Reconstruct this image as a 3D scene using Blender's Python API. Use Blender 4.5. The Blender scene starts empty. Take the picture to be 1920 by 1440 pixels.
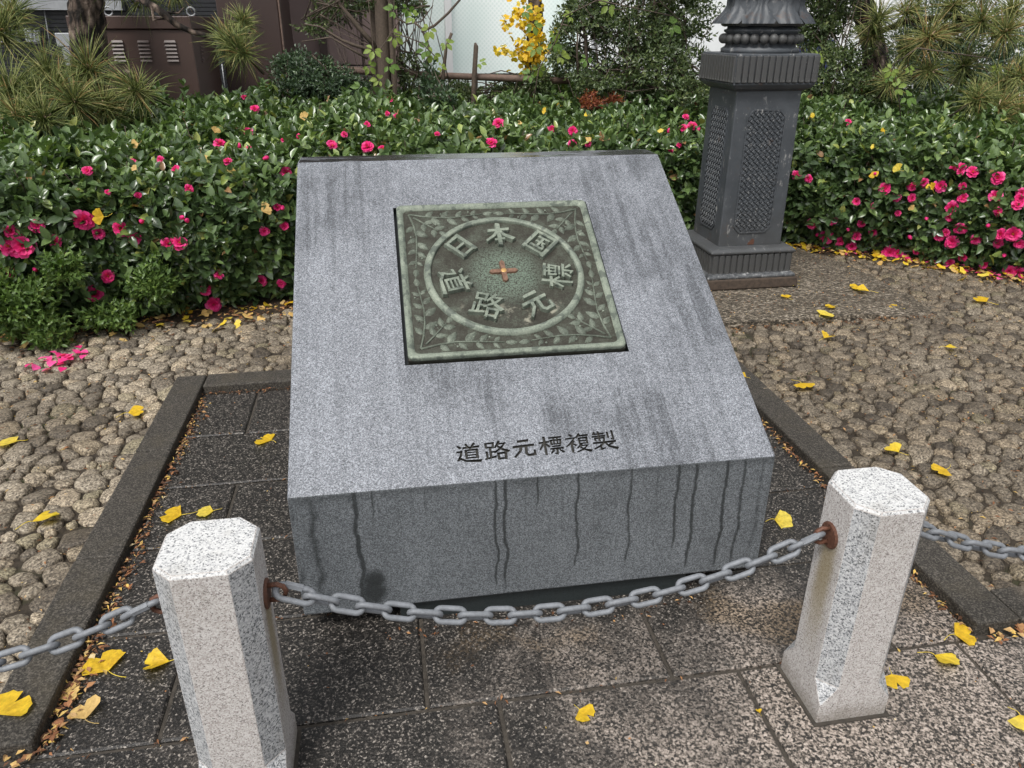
import bpy, bmesh, math, random
import numpy as np
from mathutils import Vector, Matrix, noise as mnoise

random.seed(7)
RNG = np.random.default_rng(7)
scene = bpy.context.scene
COL = scene.collection
R = math.radians

# ------------------------------------------------------------------ camera
F_PX, YAW, PIT, ROL = 1435.51, 0.1636, 0.4369, 0.0021
CAM = np.array([-0.2833, -1.3195, 1.1868])
fw = np.array([math.sin(YAW) * math.cos(PIT), math.cos(YAW) * math.cos(PIT), -math.sin(PIT)])
_r = np.array([math.cos(YAW), -math.sin(YAW), 0.0])
_u = np.cross(_r, fw)
rt = math.cos(ROL) * _r + math.sin(ROL) * _u
up = -math.sin(ROL) * _r + math.cos(ROL) * _u
cam_data = bpy.data.cameras.new('camera')
cam_data.sensor_width = 36.0
cam_data.lens = F_PX / 1920 * 36.0
cam_data.clip_start = 0.02
cam_data.clip_end = 300
cam = bpy.data.objects.new('camera', cam_data)
COL.objects.link(cam)
cam.matrix_world = Matrix(((rt[0], up[0], -fw[0], CAM[0]), (rt[1], up[1], -fw[1], CAM[1]),
                           (rt[2], up[2], -fw[2], CAM[2]), (0, 0, 0, 1)))
scene.camera = cam

# ------------------------------------------------------------------ overcast sky, soft sun, exposure
SUN_EL, SUN_AZ = 58.0, 215.0          # azimuth clockwise from +Y
world = bpy.data.worlds.new('World')
scene.world = world
world.use_nodes = True
wn = world.node_tree
wn.nodes.clear()
sky = wn.nodes.new('ShaderNodeTexSky')
sky.sky_type = 'NISHITA'
sky.sun_disc = False
sky.sun_elevation = R(SUN_EL)
sky.sun_rotation = R(SUN_AZ)
sky.air_density = 1.0
sky.dust_density = 3.0
hsv = wn.nodes.new('ShaderNodeHueSaturation')
hsv.inputs['Saturation'].default_value = 0.14      # cloud cover greys the blue of the sky
bg = wn.nodes.new('ShaderNodeBackground')
bg.inputs['Strength'].default_value = 0.115
wo = wn.nodes.new('ShaderNodeOutputWorld')
wn.links.new(sky.outputs[0], hsv.inputs['Color'])
wn.links.new(hsv.outputs[0], bg.inputs['Color'])
wn.links.new(bg.outputs[0], wo.inputs['Surface'])
sd = bpy.data.lights.new('sun', 'SUN')
sd.energy = 1.5
sd.angle = R(14)
sd.color = (1.0, 0.97, 0.92)
sun = bpy.data.objects.new('sun', sd)
COL.objects.link(sun)
to_sun = Vector((math.sin(R(SUN_AZ)) * math.cos(R(SUN_EL)), math.cos(R(SUN_AZ)) * math.cos(R(SUN_EL)), math.sin(R(SUN_EL))))
sun.rotation_euler = to_sun.to_track_quat('Z', 'Y').to_euler()
sun.location = (-2, -3, 8)
scene.view_settings.view_transform = 'Standard'
scene.view_settings.look = 'None'
scene.view_settings.exposure = 0.86
scene.view_settings.gamma = 1.0
scene.cycles.max_bounces = 5
scene.cycles.diffuse_bounces = 3
scene.cycles.glossy_bounces = 2
scene.cycles.transmission_bounces = 2
scene.cycles.use_adaptive_sampling = True
scene.cycles.adaptive_threshold = 0.02
scene.cycles.use_denoising = True

# ------------------------------------------------------------------ helpers
def at(px, py, Y=None, Z=None, X=None):
    """A point of the place: where the sight line through a photo point meets the plane y=Y, z=Z or x=X."""
    d = fw + rt * (px - 960) / F_PX - up * (py - 720) / F_PX
    if Y is not None: k = (Y - CAM[1]) / d[1]
    elif Z is not None: k = (Z - CAM[2]) / d[2]
    else: k = (X - CAM[0]) / d[0]
    return CAM + d * k
def depth(p): return float((np.asarray(p) - CAM) @ fw)
def mpp(p): return depth(p) / F_PX          # metres per photo pixel at p

def nrm(v):
    v = np.asarray(v, float)
    return v / np.maximum(np.linalg.norm(v, axis=-1, keepdims=True), 1e-9)

def tag(o, label=None, cat=None, group=None, kind=None):
    if label: o['label'] = label
    if cat: o['category'] = cat
    if group: o['group'] = group
    if kind: o['kind'] = kind
    return o

def link(o, parent=None):
    COL.objects.link(o)
    if parent is not None: o.parent = parent
    return o

def empty(name, loc=(0, 0, 0), rz=0.0, parent=None):
    o = bpy.data.objects.new(name, None)
    o.empty_display_size = 0.1
    o.location = loc
    o.rotation_euler = (0, 0, rz)
    return link(o, parent)

def mesh_np(name, V, Fq, smooth=False, rnd=None, mats=(), fmat=None):
    """mesh from arrays: V (n,3), Fq (m,3) or (m,4)"""
    V = np.asarray(V, np.float32); Fq = np.asarray(Fq, np.int32)
    me = bpy.data.meshes.new(name)
    m, k = Fq.shape
    me.vertices.add(len(V)); me.vertices.foreach_set('co', V.ravel())
    me.loops.add(m * k); me.loops.foreach_set('vertex_index', Fq.ravel())
    me.polygons.add(m); me.polygons.foreach_set('loop_start', np.arange(0, m * k, k, dtype=np.int32))
    me.polygons.foreach_set('loop_total', np.full(m, k, np.int32))
    if smooth: me.polygons.foreach_set('use_smooth', np.ones(m, bool))
    for mt in mats: me.materials.append(mt)
    if fmat is not None: me.polygons.foreach_set('material_index', np.asarray(fmat, np.int32))
    if rnd is not None:
        a = me.attributes.new('rnd', 'FLOAT', 'POINT'); a.data.foreach_set('value', np.asarray(rnd, np.float32))
    me.update(); me.validate()
    return me

class MB:
    """collects boxes, prisms and tubes into ONE mesh object"""
    def __init__(s): s.v = []; s.f = []; s.sm = []; s.mi = []
    def add(s, V, Fs, smooth=False, mi=0):
        b = len(s.v); s.v += [tuple(map(float, q)) for q in V]
        for f in Fs: s.f.append([i + b for i in f]); s.sm.append(smooth); s.mi.append(mi)
        return s
    def box(s, x0, x1, y0, y1, z0, z1, mi=0):
        V = [(x0, y0, z0), (x1, y0, z0), (x1, y1, z0), (x0, y1, z0), (x0, y0, z1), (x1, y0, z1), (x1, y1, z1), (x0, y1, z1)]
        return s.add(V, [(0, 3, 2, 1), (4, 5, 6, 7), (0, 1, 5, 4), (1, 2, 6, 5), (2, 3, 7, 6), (3, 0, 4, 7)], mi=mi)
    def loft(s, rings, cap=True, smooth=False, closed=True, mi=0):
        n = len(rings[0]); V = [p for r_ in rings for p in r_]; Fs = []
        for i in range(len(rings) - 1):
            for j in range(n if closed else n - 1):
                a = i * n + j; b = i * n + (j + 1) % n
                Fs.append((a, b, b + n, a + n))
        s.add(V, Fs, smooth, mi)
        if cap:
            b = len(s.v) - len(V)
            s.f.append([b + j for j in range(n)][::-1]); s.sm.append(False); s.mi.append(mi)
            s.f.append([b + (len(rings) - 1) * n + j for j in range(n)]); s.sm.append(False); s.mi.append(mi)
        return s
    def tube(s, pts, rad, n=6, smooth=True, cap=True, jit=0.0):
        pts = [Vector(p) for p in pts]
        if not hasattr(rad, '__len__'): rad = [rad] * len(pts)
        rings = []; ref = Vector((0.13, 0.27, 0.95))
        for i, p in enumerate(pts):
            t = (pts[min(i + 1, len(pts) - 1)] - pts[max(i - 1, 0)]).normalized()
            if abs(t.dot(ref)) > 0.95: ref = Vector((0.9, 0.2, 0.1))
            a = t.cross(ref).normalized(); b = t.cross(a)
            rings.append([p + (a * math.cos(q) + b * math.sin(q)) * rad[i] * (1 + random.uniform(-jit, jit)) for q in [2 * math.pi * j / n for j in range(n)]])
        return s.loft(rings, cap, smooth)
    def lathe(s, prof, cx=0, cy=0, n=32, smooth=True, mod=None):
        rings = []
        for (r_, z) in prof:
            rings.append([(cx + math.cos(q) * r_ * (mod(q, z) if mod else 1), cy + math.sin(q) * r_ * (mod(q, z) if mod else 1), z) for q in [2 * math.pi * j / n for j in range(n)]])
        return s.loft(rings, True, smooth)
    def mesh(s, name, mats=()):
        me = bpy.data.meshes.new(name)
        me.from_pydata(s.v, [], s.f)
        me.polygons.foreach_set('use_smooth', s.sm)
        for m in mats: me.materials.append(m)
        me.polygons.foreach_set('material_index', s.mi)
        me.update()
        return me
    def build(s, name, mat, parent=None, bevel=0.0, seg=2):
        me = s.mesh(name, mat if isinstance(mat, (list, tuple)) else [mat])
        bm = bmesh.new(); bm.from_mesh(me)
        bmesh.ops.recalc_face_normals(bm, faces=bm.faces)
        if bevel:
            es = [e for e in bm.edges if len(e.link_faces) == 2 and e.calc_face_angle(0) > 0.5]
            bmesh.ops.bevel(bm, geom=es, offset=bevel, segments=seg, profile=0.5, affect='EDGES', clamp_overlap=True)
        bm.to_mesh(me); bm.free()
        return link(bpy.data.objects.new(name, me), parent)

def inst(name, me, parent=None, M=None):
    o = bpy.data.objects.new(name, me)
    link(o, parent)
    if M is not None: o.matrix_local = M
    return o

def frame(p, ydir, zdir, sx=1.0, sy=1.0, sz=1.0):
    """matrix: local y along ydir, local z near zdir"""
    y = Vector(ydir).normalized(); z = Vector(zdir)
    x = y.cross(z)
    if x.length < 1e-6: x = y.cross(Vector((0.3, 0.5, 0.8)))
    x.normalize(); z = x.cross(y)
    return Matrix(((x.x * sx, y.x * sy, z.x * sz, p[0]), (x.y * sx, y.y * sy, z.y * sz, p[1]), (x.z * sx, y.z * sy, z.z * sz, p[2]), (0, 0, 0, 1)))

# ------------------------------------------------------------------ materials
class G:
    def __init__(s, name, rough=0.7, spec=0.5, metal=0.0):
        s.m = bpy.data.materials.new(name); s.m.use_nodes = True
        s.nt = s.m.node_tree; s.b = s.nt.nodes['Principled BSDF']
        s.b.inputs['Roughness'].default_value = rough
        s.b.inputs['Specular IOR Level'].default_value = spec
        s.b.inputs['Metallic'].default_value = metal
    def n(s, typ, ins=None, **props):
        nd = s.nt.nodes.new('ShaderNode' + typ)
        for k, v in props.items(): setattr(nd, k, v)
        for k, v in (ins or {}).items():
            sk = nd.inputs[k]
            if isinstance(v, bpy.types.NodeSocket): s.nt.links.new(v, sk)
            else: sk.default_value = v
        return nd
    def co(s, which='Object'): return s.n('TexCoord').outputs[which]
    def xyz(s, v): return s.n('SeparateXYZ', {0: v}).outputs
    def mapv(s, v, scale=(1, 1, 1), loc=(0, 0, 0), rot=(0, 0, 0)):
        return s.n('Mapping', {'Vector': v, 'Scale': scale, 'Location': loc, 'Rotation': rot}).outputs[0]
    def noise(s, v, scale, detail=3, rough=0.55, dist=0.0): return s.n('TexNoise', {'Vector': v, 'Scale': scale, 'Detail': detail, 'Roughness': rough, 'Distortion': dist}).outputs[0]
    def vor(s, v, scale, out='Color', feature='F1', rnd=1.0):
        nd = s.n('TexVoronoi', {'Vector': v, 'Scale': scale, 'Randomness': rnd}, feature=feature)
        return nd.outputs[out]
    def ramp(s, fac, stops, interp='LINEAR'):
        nd = s.n('ValToRGB', {0: fac}); cr = nd.color_ramp; cr.interpolation = interp
        while len(cr.elements) < len(stops): cr.elements.new(0.5)
        for e, (p, c) in zip(cr.elements, stops):
            e.position = p; e.color = (c, c, c, 1) if not hasattr(c, '__len__') else (*c, 1)
        return nd.outputs[0]
    def math(s, op, a, b=0.0, c=None, clamp=False):
        nd = s.n('Math', {0: a, 1: b}, operation=op); nd.use_clamp = clamp
        if c is not None:
            if isinstance(c, bpy.types.NodeSocket): s.nt.links.new(c, nd.inputs[2])
            else: nd.inputs[2].default_value = c
        return nd.outputs[0]
    def sstep(s, v, lo, hi):
        return s.n('MapRange', {'Value': v, 'From Min': lo, 'From Max': hi, 'To Min': 0.0, 'To Max': 1.0}, interpolation_type='SMOOTHSTEP').outputs[0]
    def mix(s, fac, a, b, blend='MIX'):
        nd = s.n('Mix', data_type='RGBA', blend_type=blend)
        for i, v in ((0, fac), (6, a), (7, b)):
            if isinstance(v, bpy.types.NodeSocket): s.nt.links.new(v, nd.inputs[i])
            else: nd.inputs[i].default_value = v if i == 0 else ((*v, 1) if len(v) == 3 else v)
        return nd.outputs[2]
    def set(s, name, v):
        if isinstance(v, bpy.types.NodeSocket): s.nt.links.new(v, s.b.inputs[name])
        else: s.b.inputs[name].default_value = (*v, 1) if hasattr(v, '__len__') and len(v) == 3 else v
        return s
    def bump(s, h, strength=0.4, dist=0.002):
        o = s.n('Bump', {'Height': h, 'Strength': strength, 'Distance': dist}).outputs[0]
        s.nt.links.new(o, s.b.inputs['Normal']); return s
    def attr(s, name='rnd'): return s.n('Attribute', attribute_name=name).outputs['Fac']
    def speck(s, v, scale, stops, soft=0.4):
        """mineral grain: crisp cells blended with fine noise"""
        c = s.n('SeparateColor', {0: s.vor(v, scale)}).outputs[0]
        nz = s.noise(v, scale * 0.9, 3, 0.7)
        f = s.math('ADD', s.math('MULTIPLY', c, 1 - soft), s.math('MULTIPLY', s.sstep(nz, 0.25, 0.75), soft))
        return s.ramp(f, stops), f

def simple(name, col, rough=0.7, spec=0.5, metal=0.0, var=0.25, scale=30, bump=0.0):
    g = G(name, rough, spec, metal); v = g.co()
    nz = g.noise(v, scale, 4, 0.6)
    f = g.ramp(nz, [(0.25, 1 - var), (0.75, 1 + var)])
    g.set('Base Color', g.mix(1.0, col, f, 'MULTIPLY'))
    if bump: g.bump(nz, bump, 0.004)
    return g.m

MAT = {}
def build_materials():
    # --- monument granite (fine grained, rain streaked)
    g = G('monument_granite', 0.5, 0.32); v = g.co()
    x, y, z = g.xyz(v)[0:3]
    base, f = g.speck(v, 480, [(0.12, (0.068, 0.073, 0.08)), (0.36, (0.15, 0.158, 0.172)), (0.58, (0.218, 0.229, 0.249)), (0.84, (0.36, 0.377, 0.402))])
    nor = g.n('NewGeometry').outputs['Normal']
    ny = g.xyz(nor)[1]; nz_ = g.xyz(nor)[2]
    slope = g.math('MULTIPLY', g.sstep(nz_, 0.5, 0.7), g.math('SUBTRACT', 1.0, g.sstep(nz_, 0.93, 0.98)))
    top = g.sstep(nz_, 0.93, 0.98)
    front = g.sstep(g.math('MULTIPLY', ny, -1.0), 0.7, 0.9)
    # slope: long soft run marks and damp patches
    runs = g.sstep(g.noise(g.mapv(v, (34, 1.3, 1.3)), 1.3, 6, 0.72, 0.35), 0.44, 0.64)
    blot = g.sstep(g.noise(g.mapv(v, (1.6, 0.8, 0.8)), 19, 7, 0.78, 0.4), 0.43, 0.6)
    big = g.noise(g.mapv(v, loc=(3.1, 0.4, 0.2)), 2.3, 5, 0.6)
    bias = g.math('ADD', g.math('MULTIPLY', x, 0.2), g.math('MULTIPLY', g.math('SUBTRACT', y, 0.42), 0.2))
    patch = g.sstep(g.math('ADD', big, bias), 0.42, 0.62)
    pm = g.math('ADD', 0.42, g.math('MULTIPLY', patch, 0.58))
    damp = g.math('MULTIPLY', g.math('ADD', g.math('MULTIPLY', runs, 0.6), g.math('MULTIPLY', blot, 0.4)), pm)
    damp = g.math('ADD', damp, g.math('MULTIPLY', patch, 0.3), clamp=True)
    sl_col = g.mix(g.math('MULTIPLY', damp, 0.85), g.mix(1.0, base, (0.93, 0.935, 0.955), 'MULTIPLY'), g.mix(1.0, base, (0.36, 0.365, 0.375), 'MULTIPLY'))
    # front: drips
    wob = g.math('MULTIPLY', g.math('SUBTRACT', g.noise(g.mapv(v, (0.6, 0.6, 9)), 1.0, 3, 0.5), 0.5), 0.045)
    xs = g.math('DIVIDE', g.math('ADD', g.math('ADD', x, wob), 0.51), 1.02)
    dr = [(-0.47, 0.018, 0.55, 0.08), (-0.385, 0.008, 1.0, 0.05), (-0.35, 0.005, 0.7, 0.25), (-0.245, 0.004, 0.8, 0.26), (-0.10, 0.005, 1.0, 0.07), (-0.08, 0.0055, 1.0, 0.06),
          (-0.012, 0.004, 0.9, 0.26), (0.075, 0.005, 1.0, 0.09), (0.19, 0.004, 1.0, 0.08), (0.295, 0.006, 0.9, 0.12), (0.335, 0.006, 1.0, 0.06), (0.405, 0.006, 1.0, 0.05), (0.445, 0.0065, 0.8, 0.05), (0.487, 0.009, 0.5, 0.08)]
    nd = g.n('ValToRGB', {0: xs}); cr = nd.color_ramp
    st = [(0.0, 0.5)]
    for (cx, w, a, zb) in dr:
        st += [((cx + 0.51 - w) / 1.02, 0.0), ((cx + 0.51) / 1.02, a)]
    # 32 stops at most: peak + left foot, the right foot is the next left foot
    st = [(0.0, 0.4)]
    for (cx, w, a, zb) in dr[:10]:
        w *= 1.05
        st += [((cx + 0.51 - w) / 1.02, 0.0), ((cx + 0.51) / 1.02, a), ((cx + 0.51 + w) / 1.02, 0.0)]
    st = st[:31]
    while len(cr.elements) < len(st): cr.elements.new(0.5)
    for e, (p, c) in zip(cr.elements, sorted(st)): e.position = min(max(p, 0), 1); e.color = (c, c, c, 1)
    st2 = []
    for (cx, w, a, zb) in [(c_, w_ * 1.05, a_, z_) for c_, w_, a_, z_ in dr[10:]]: st2 += [((cx + 0.51 - w) / 1.02, 0.0), ((cx + 0.51) / 1.02, a), ((cx + 0.51 + w) / 1.02, 0.0)]
    d2 = g.ramp(xs, sorted([(min(p, 1.0), c) for p, c in st2]))
    dl = g.ramp(xs, sorted([(max(0, (cx + 0.51 - 1.5 * w - 0.003) / 1.02), zb) for (cx, w, a, zb) in dr]), 'CONSTANT')
    drip = g.math('MULTIPLY', g.math('MAXIMUM', nd.outputs[0], d2), g.sstep(g.math('SUBTRACT', z, dl), -0.02, 0.05))
    drip = g.sstep(g.math('MULTIPLY', drip, g.ramp(g.noise(v, 45, 3, 0.6), [(0.3, 0.6), (0.6, 1.0)])), 0.12, 0.62)
    # a damp puddle mark low on the left
    px_ = g.math('DIVIDE', g.math('ADD', x, 0.362), 0.035); pz_ = g.math('DIVIDE', g.math('SUBTRACT', z, 0.105), 0.065)
    pr_ = g.math('SQRT', g.math('ADD', g.math('MULTIPLY', px_, px_), g.math('MULTIPLY', pz_, pz_)))
    pud = g.math('SUBTRACT', 1.0, g.sstep(g.math('ADD', pr_, g.math('MULTIPLY', g.noise(v, 30, 3), 0.9)), 0.9, 1.5))
    drip = g.math('MAXIMUM', g.math('MULTIPLY', drip, 0.92), pud)
    # many faint runs hanging from the top edge and fading out downwards
    fine = g.sstep(g.noise(g.mapv(v, (1, 1, 0.035)), 75, 3, 0.6), 0.52, 0.72)
    reach = g.math('ADD', z, g.math('MULTIPLY', g.math('SUBTRACT', g.noise(g.mapv(v, (1, 1, 0.01)), 14, 2), 0.5), 0.36))
    drip = g.math('MAXIMUM', drip, g.math('MULTIPLY', g.math('MULTIPLY', fine, g.sstep(reach, 0.17, 0.36)), 0.5))
    edge_ = g.math('MULTIPLY', g.sstep(g.math('ADD', z, g.math('MULTIPLY', g.noise(v, 22, 4), 0.05)), 0.345, 0.372), 0.45)
    drip = g.math('MAXIMUM', drip, edge_)
    grime = g.ramp(g.noise(g.mapv(v, (5, 5, 2)), 2.0, 5, 0.65), [(0.3, 0.8), (0.7, 1.08)])
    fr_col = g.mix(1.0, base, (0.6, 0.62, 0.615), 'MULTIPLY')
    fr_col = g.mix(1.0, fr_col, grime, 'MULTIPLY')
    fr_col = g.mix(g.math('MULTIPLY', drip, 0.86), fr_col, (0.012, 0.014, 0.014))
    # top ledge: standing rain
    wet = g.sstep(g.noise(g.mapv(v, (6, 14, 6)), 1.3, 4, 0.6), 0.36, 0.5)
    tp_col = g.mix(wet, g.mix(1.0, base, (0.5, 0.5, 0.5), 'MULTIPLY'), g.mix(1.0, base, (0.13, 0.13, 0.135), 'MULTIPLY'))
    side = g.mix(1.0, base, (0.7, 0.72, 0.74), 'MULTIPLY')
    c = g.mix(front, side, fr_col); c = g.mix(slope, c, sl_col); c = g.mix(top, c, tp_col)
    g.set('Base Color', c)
    rgh = g.math('SUBTRACT', 0.55, g.math('MULTIPLY', g.math('MULTIPLY', top, wet), 0.47))
    rgh = g.math('SUBTRACT', rgh, g.math('MULTIPLY', g.math('MULTIPLY', slope, damp), 0.12))
    g.set('Roughness', rgh)
    g.bump(f, 0.12, 0.001); MAT['granite'] = g.m
    MAT['engraving'] = simple('engraved_paint', (0.022, 0.021, 0.017), 0.75, var=0.5, scale=300)
    MAT['plinth'] = simple('wet_dark_granite', (0.02, 0.025, 0.026), 0.35, var=0.5, scale=300)
    # --- bollard granite: hammered faces and smooth speckled chamfers
    for nm, sc, stops, tint in (('bollard_hammered', 470, [(0.13, (0.12, 0.118, 0.114)), (0.26, (0.32, 0.285, 0.27)), (0.5, (0.41, 0.39, 0.372)), (0.8, (0.53, 0.51, 0.495))], 0),
                                ('bollard_smooth', 400, [(0.14, (0.06, 0.064, 0.07)), (0.26, (0.3, 0.305, 0.315)), (0.42, (0.48, 0.483, 0.483)), (0.8, (0.6, 0.6, 0.59))], 1),
                                ('bollard_chamfer', 380, [(0.17, (0.06, 0.064, 0.07)), (0.32, (0.22, 0.228, 0.236)), (0.55, (0.36, 0.367, 0.375)), (0.85, (0.5, 0.504, 0.508))], 1)):
        g = G(nm, 0.75 if not tint else 0.5, 0.4); v = g.co(); base, f = g.speck(v, sc, stops, 0.35)
        x, y, z = g.xyz(v)[0:3]
        soil = g.math('SUBTRACT', 1.0, g.sstep(g.math('ADD', z, g.math('MULTIPLY', g.noise(v, 25, 4), 0.06)), 0.03, 0.09))
        c = g.mix(g.math('MULTIPLY', soil, 0.55), base, (0.13, 0.108, 0.08))
        grm = g.sstep(g.noise(g.mapv(v, (1, 1, 0.35), loc=(4, 1, 0)), 16, 6, 0.7), 0.5, 0.75)
        c = g.mix(g.math('MULTIPLY', grm, 0.3), c, (0.2, 0.18, 0.145))
        # ochre rust run below the chain eyes (on the two x faces)
        yy = g.math('ABSOLUTE', g.math('ADD', y, g.math('MULTIPLY', g.math('SUBTRACT', g.noise(g.mapv(v, (1, 1, 6)), 3.0, 3), 0.5), 0.02)))
        run = g.math('MULTIPLY', g.math('SUBTRACT', 1.0, g.sstep(yy, 0.008, 0.034)), g.sstep(g.math('ABSOLUTE', x), 0.06, 0.066))
        run = g.math('MULTIPLY', run, g.math('MULTIPLY', g.sstep(z, 0.08, 0.3), g.math('SUBTRACT', 1.0, g.sstep(z, 0.37, 0.38))))
        c = g.mix(g.math('MULTIPLY', run, 0.7), c, (0.2, 0.15, 0.055), 'MIX')
        g.set('Base Color', c); g.bump(f if not tint else g.noise(v, 200, 2), 0.35 if not tint else 0.05, 0.0015); MAT[nm] = g.m
    # --- paving slabs: coarse exposed grain, wet and dry
    g = G('paving_slab', 0.62, 0.4); v = g.co('Generated'); v = g.n('NewGeometry').outputs['Position']
    rn = g.n('ObjectInfo').outputs['Random']
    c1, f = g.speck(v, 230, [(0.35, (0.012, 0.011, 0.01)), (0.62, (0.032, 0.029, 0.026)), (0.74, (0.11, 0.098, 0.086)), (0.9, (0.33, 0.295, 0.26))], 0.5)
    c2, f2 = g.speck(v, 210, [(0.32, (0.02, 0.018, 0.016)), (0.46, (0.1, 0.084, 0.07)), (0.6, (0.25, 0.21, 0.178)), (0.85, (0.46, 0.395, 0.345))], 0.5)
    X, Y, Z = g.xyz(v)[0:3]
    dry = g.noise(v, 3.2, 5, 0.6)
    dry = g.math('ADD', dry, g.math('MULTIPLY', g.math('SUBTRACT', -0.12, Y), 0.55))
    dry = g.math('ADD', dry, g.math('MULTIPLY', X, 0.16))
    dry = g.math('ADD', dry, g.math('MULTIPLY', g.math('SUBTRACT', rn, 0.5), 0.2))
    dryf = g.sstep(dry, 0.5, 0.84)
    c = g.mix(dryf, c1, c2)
    alg = g.sstep(g.math('ADD', g.noise(g.mapv(v, loc=(2, 5, 0)), 4.0, 4), g.math('MULTIPLY', g.math('ABSOLUTE', g.math('ADD', Y, 0.1)), -1.2)), 0.42, 0.6)
    alg = g.math('MULTIPLY', alg, g.sstep(X, -0.35, 0.0))
    c = g.mix(g.math('MULTIPLY', alg, 0.6), c, g.mix(1.0, c2, (0.62, 0.52, 0.36), 'MULTIPLY'))
    g.set('Base Color', c)
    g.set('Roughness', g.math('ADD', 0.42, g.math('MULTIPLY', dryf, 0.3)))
    h = g.math('ADD', f, g.math('MULTIPLY', g.noise(v, 55, 3), 0.8))
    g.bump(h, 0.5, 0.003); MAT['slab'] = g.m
    g = G('kerb_stone', 0.7, 0.35); v = g.n('NewGeometry').outputs['Position']
    c, f = g.speck(v, 300, [(0.2, (0.014, 0.0125, 0.01)), (0.55, (0.042, 0.037, 0.031)), (0.85, (0.115, 0.103, 0.087))], 0.5)
    mo = g.sstep(g.noise(v, 7, 5, 0.65), 0.45, 0.7)
    c = g.mix(g.math('MULTIPLY', mo, 0.4), c, (0.07, 0.058, 0.038))
    yk = g.sstep(g.xyz(v)[0], 1.05, 1.12)
    c = g.mix(g.math('MULTIPLY', yk, 0.5), c, (0.19, 0.15, 0.105))
    g.set('Base Color', c); g.bump(f, 0.3, 0.002); MAT['kerb'] = g.m
    MAT['joint'] = simple('joint_mortar', (0.045, 0.038, 0.03), 0.9, var=0.5, scale=60, bump=0.4)
    g = G('cobble_stone', 0.68, 0.4); v = g.n('NewGeometry').outputs['Position']; rn = g.attr()
    base, f = g.speck(v, 210, [(0.22, (0.06, 0.05, 0.04)), (0.45, (0.19, 0.163, 0.128)), (0.68, (0.32, 0.278, 0.222)), (0.9, (0.5, 0.45, 0.37))], 0.55)
    tint = g.ramp(rn, [(0.0, (0.42, 0.4, 0.38)), (0.25, (0.8, 0.77, 0.72)), (0.55, (1.0, 0.98, 0.93)), (0.85, (1.3, 1.22, 1.08)), (1.0, (0.85, 0.85, 0.7))])
    c = g.mix(1.0, base, tint, 'MULTIPLY')
    X = g.xyz(v)[0]
    wetc = g.sstep(g.math('ADD', g.noise(v, 1.6, 4, 0.6), g.math('MULTIPLY', g.sstep(X, -1.4, 1.6), 0.2)), 0.44, 0.68)
    c = g.mix(g.math('MULTIPLY', wetc, 0.62), c, g.mix(1.0, c, (0.36, 0.33, 0.3), 'MULTIPLY'))
    g.set('Base Color', c); g.bump(g.math('ADD', f, g.math('MULTIPLY', g.noise(v, 70, 4, 0.7), 1.3)), 0.4, 0.003); MAT['cobble'] = g.m
    g = G('cobble_mortar', 0.9, 0.3); v = g.co(); nz = g.noise(v, 40, 5, 0.7)
    c = g.ramp(nz, [(0.3, (0.018, 0.014, 0.01)), (0.6, (0.045, 0.035, 0.025)), (0.8, (0.09, 0.07, 0.05))])
    ms = g.sstep(g.noise(v, 3.0, 4), 0.55, 0.7)
    c = g.mix(g.math('MULTIPLY', ms, 0.45), c, (0.05, 0.07, 0.018))
    g.set('Base Color', c); g.bump(nz, 0.8, 0.01); MAT['mortar'] = g.m
    g = G('rough_step_concrete', 0.8, 0.35); v = g.co(); base, f = g.speck(g.mapv(v, (0.6, 1.5, 1)), 120, [(0.35, (0.03, 0.025, 0.018)), (0.55, (0.11, 0.09, 0.066)), (0.72, (0.25, 0.21, 0.16)), (0.9, (0.55, 0.5, 0.42))], 0.65)
    pt = g.sstep(g.noise(v, 4.5, 5, 0.65), 0.4, 0.65)
    c = g.mix(g.math('MULTIPLY', pt, 0.5), base, g.mix(1.0, base, (0.4, 0.38, 0.35), 'MULTIPLY'))
    g.set('Base Color', c); g.bump(g.noise(v, 60, 5, 0.7), 0.8, 0.008); MAT['step'] = g.m
    g = G('soil', 0.95, 0.2); v = g.co(); nz = g.noise(v, 30, 6, 0.7)
    g.set('Base Color', g.ramp(nz, [(0.3, (0.022, 0.016, 0.011)), (0.6, (0.055, 0.04, 0.027)), (0.8, (0.1, 0.075, 0.05))])); g.bump(nz, 0.9, 0.02); MAT['soil'] = g.m
    g = G('asphalt', 0.9, 0.3); v = g.co(); nz = g.noise(v, 120, 3, 0.7)
    g.set('Base Color', g.ramp(nz, [(0.3, (0.035, 0.034, 0.033)), (0.7, (0.075, 0.073, 0.07))])); g.bump(nz, 0.4, 0.004); MAT['asphalt'] = g.m
    # --- bronze
    for nm, a, b_, d_, ctr in (('bronze_field', (0.024, 0.0215, 0.0165), (0.042, 0.041, 0.032), (0.085, 0.099, 0.077), True), ('bronze_raised', (0.1, 0.118, 0.094), (0.17, 0.196, 0.158), (0.28, 0.305, 0.245), False), ('bronze_leaf', (0.058, 0.066, 0.052), (0.1, 0.116, 0.092), (0.2, 0.225, 0.18), False)):
        g = G(nm, 0.55, 0.22, 0.1); v = g.n('NewGeometry').outputs['Position']
        nz = g.noise(v, 22, 6, 0.7); nf = g.noise(v, 260, 3, 0.7)
        f = g.math('ADD', g.math('MULTIPLY', nz, 0.6), g.math('MULTIPLY', nf, 0.4))
        c = g.ramp(f, [(0.38, a), (0.5, b_), (0.66, d_)])
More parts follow.
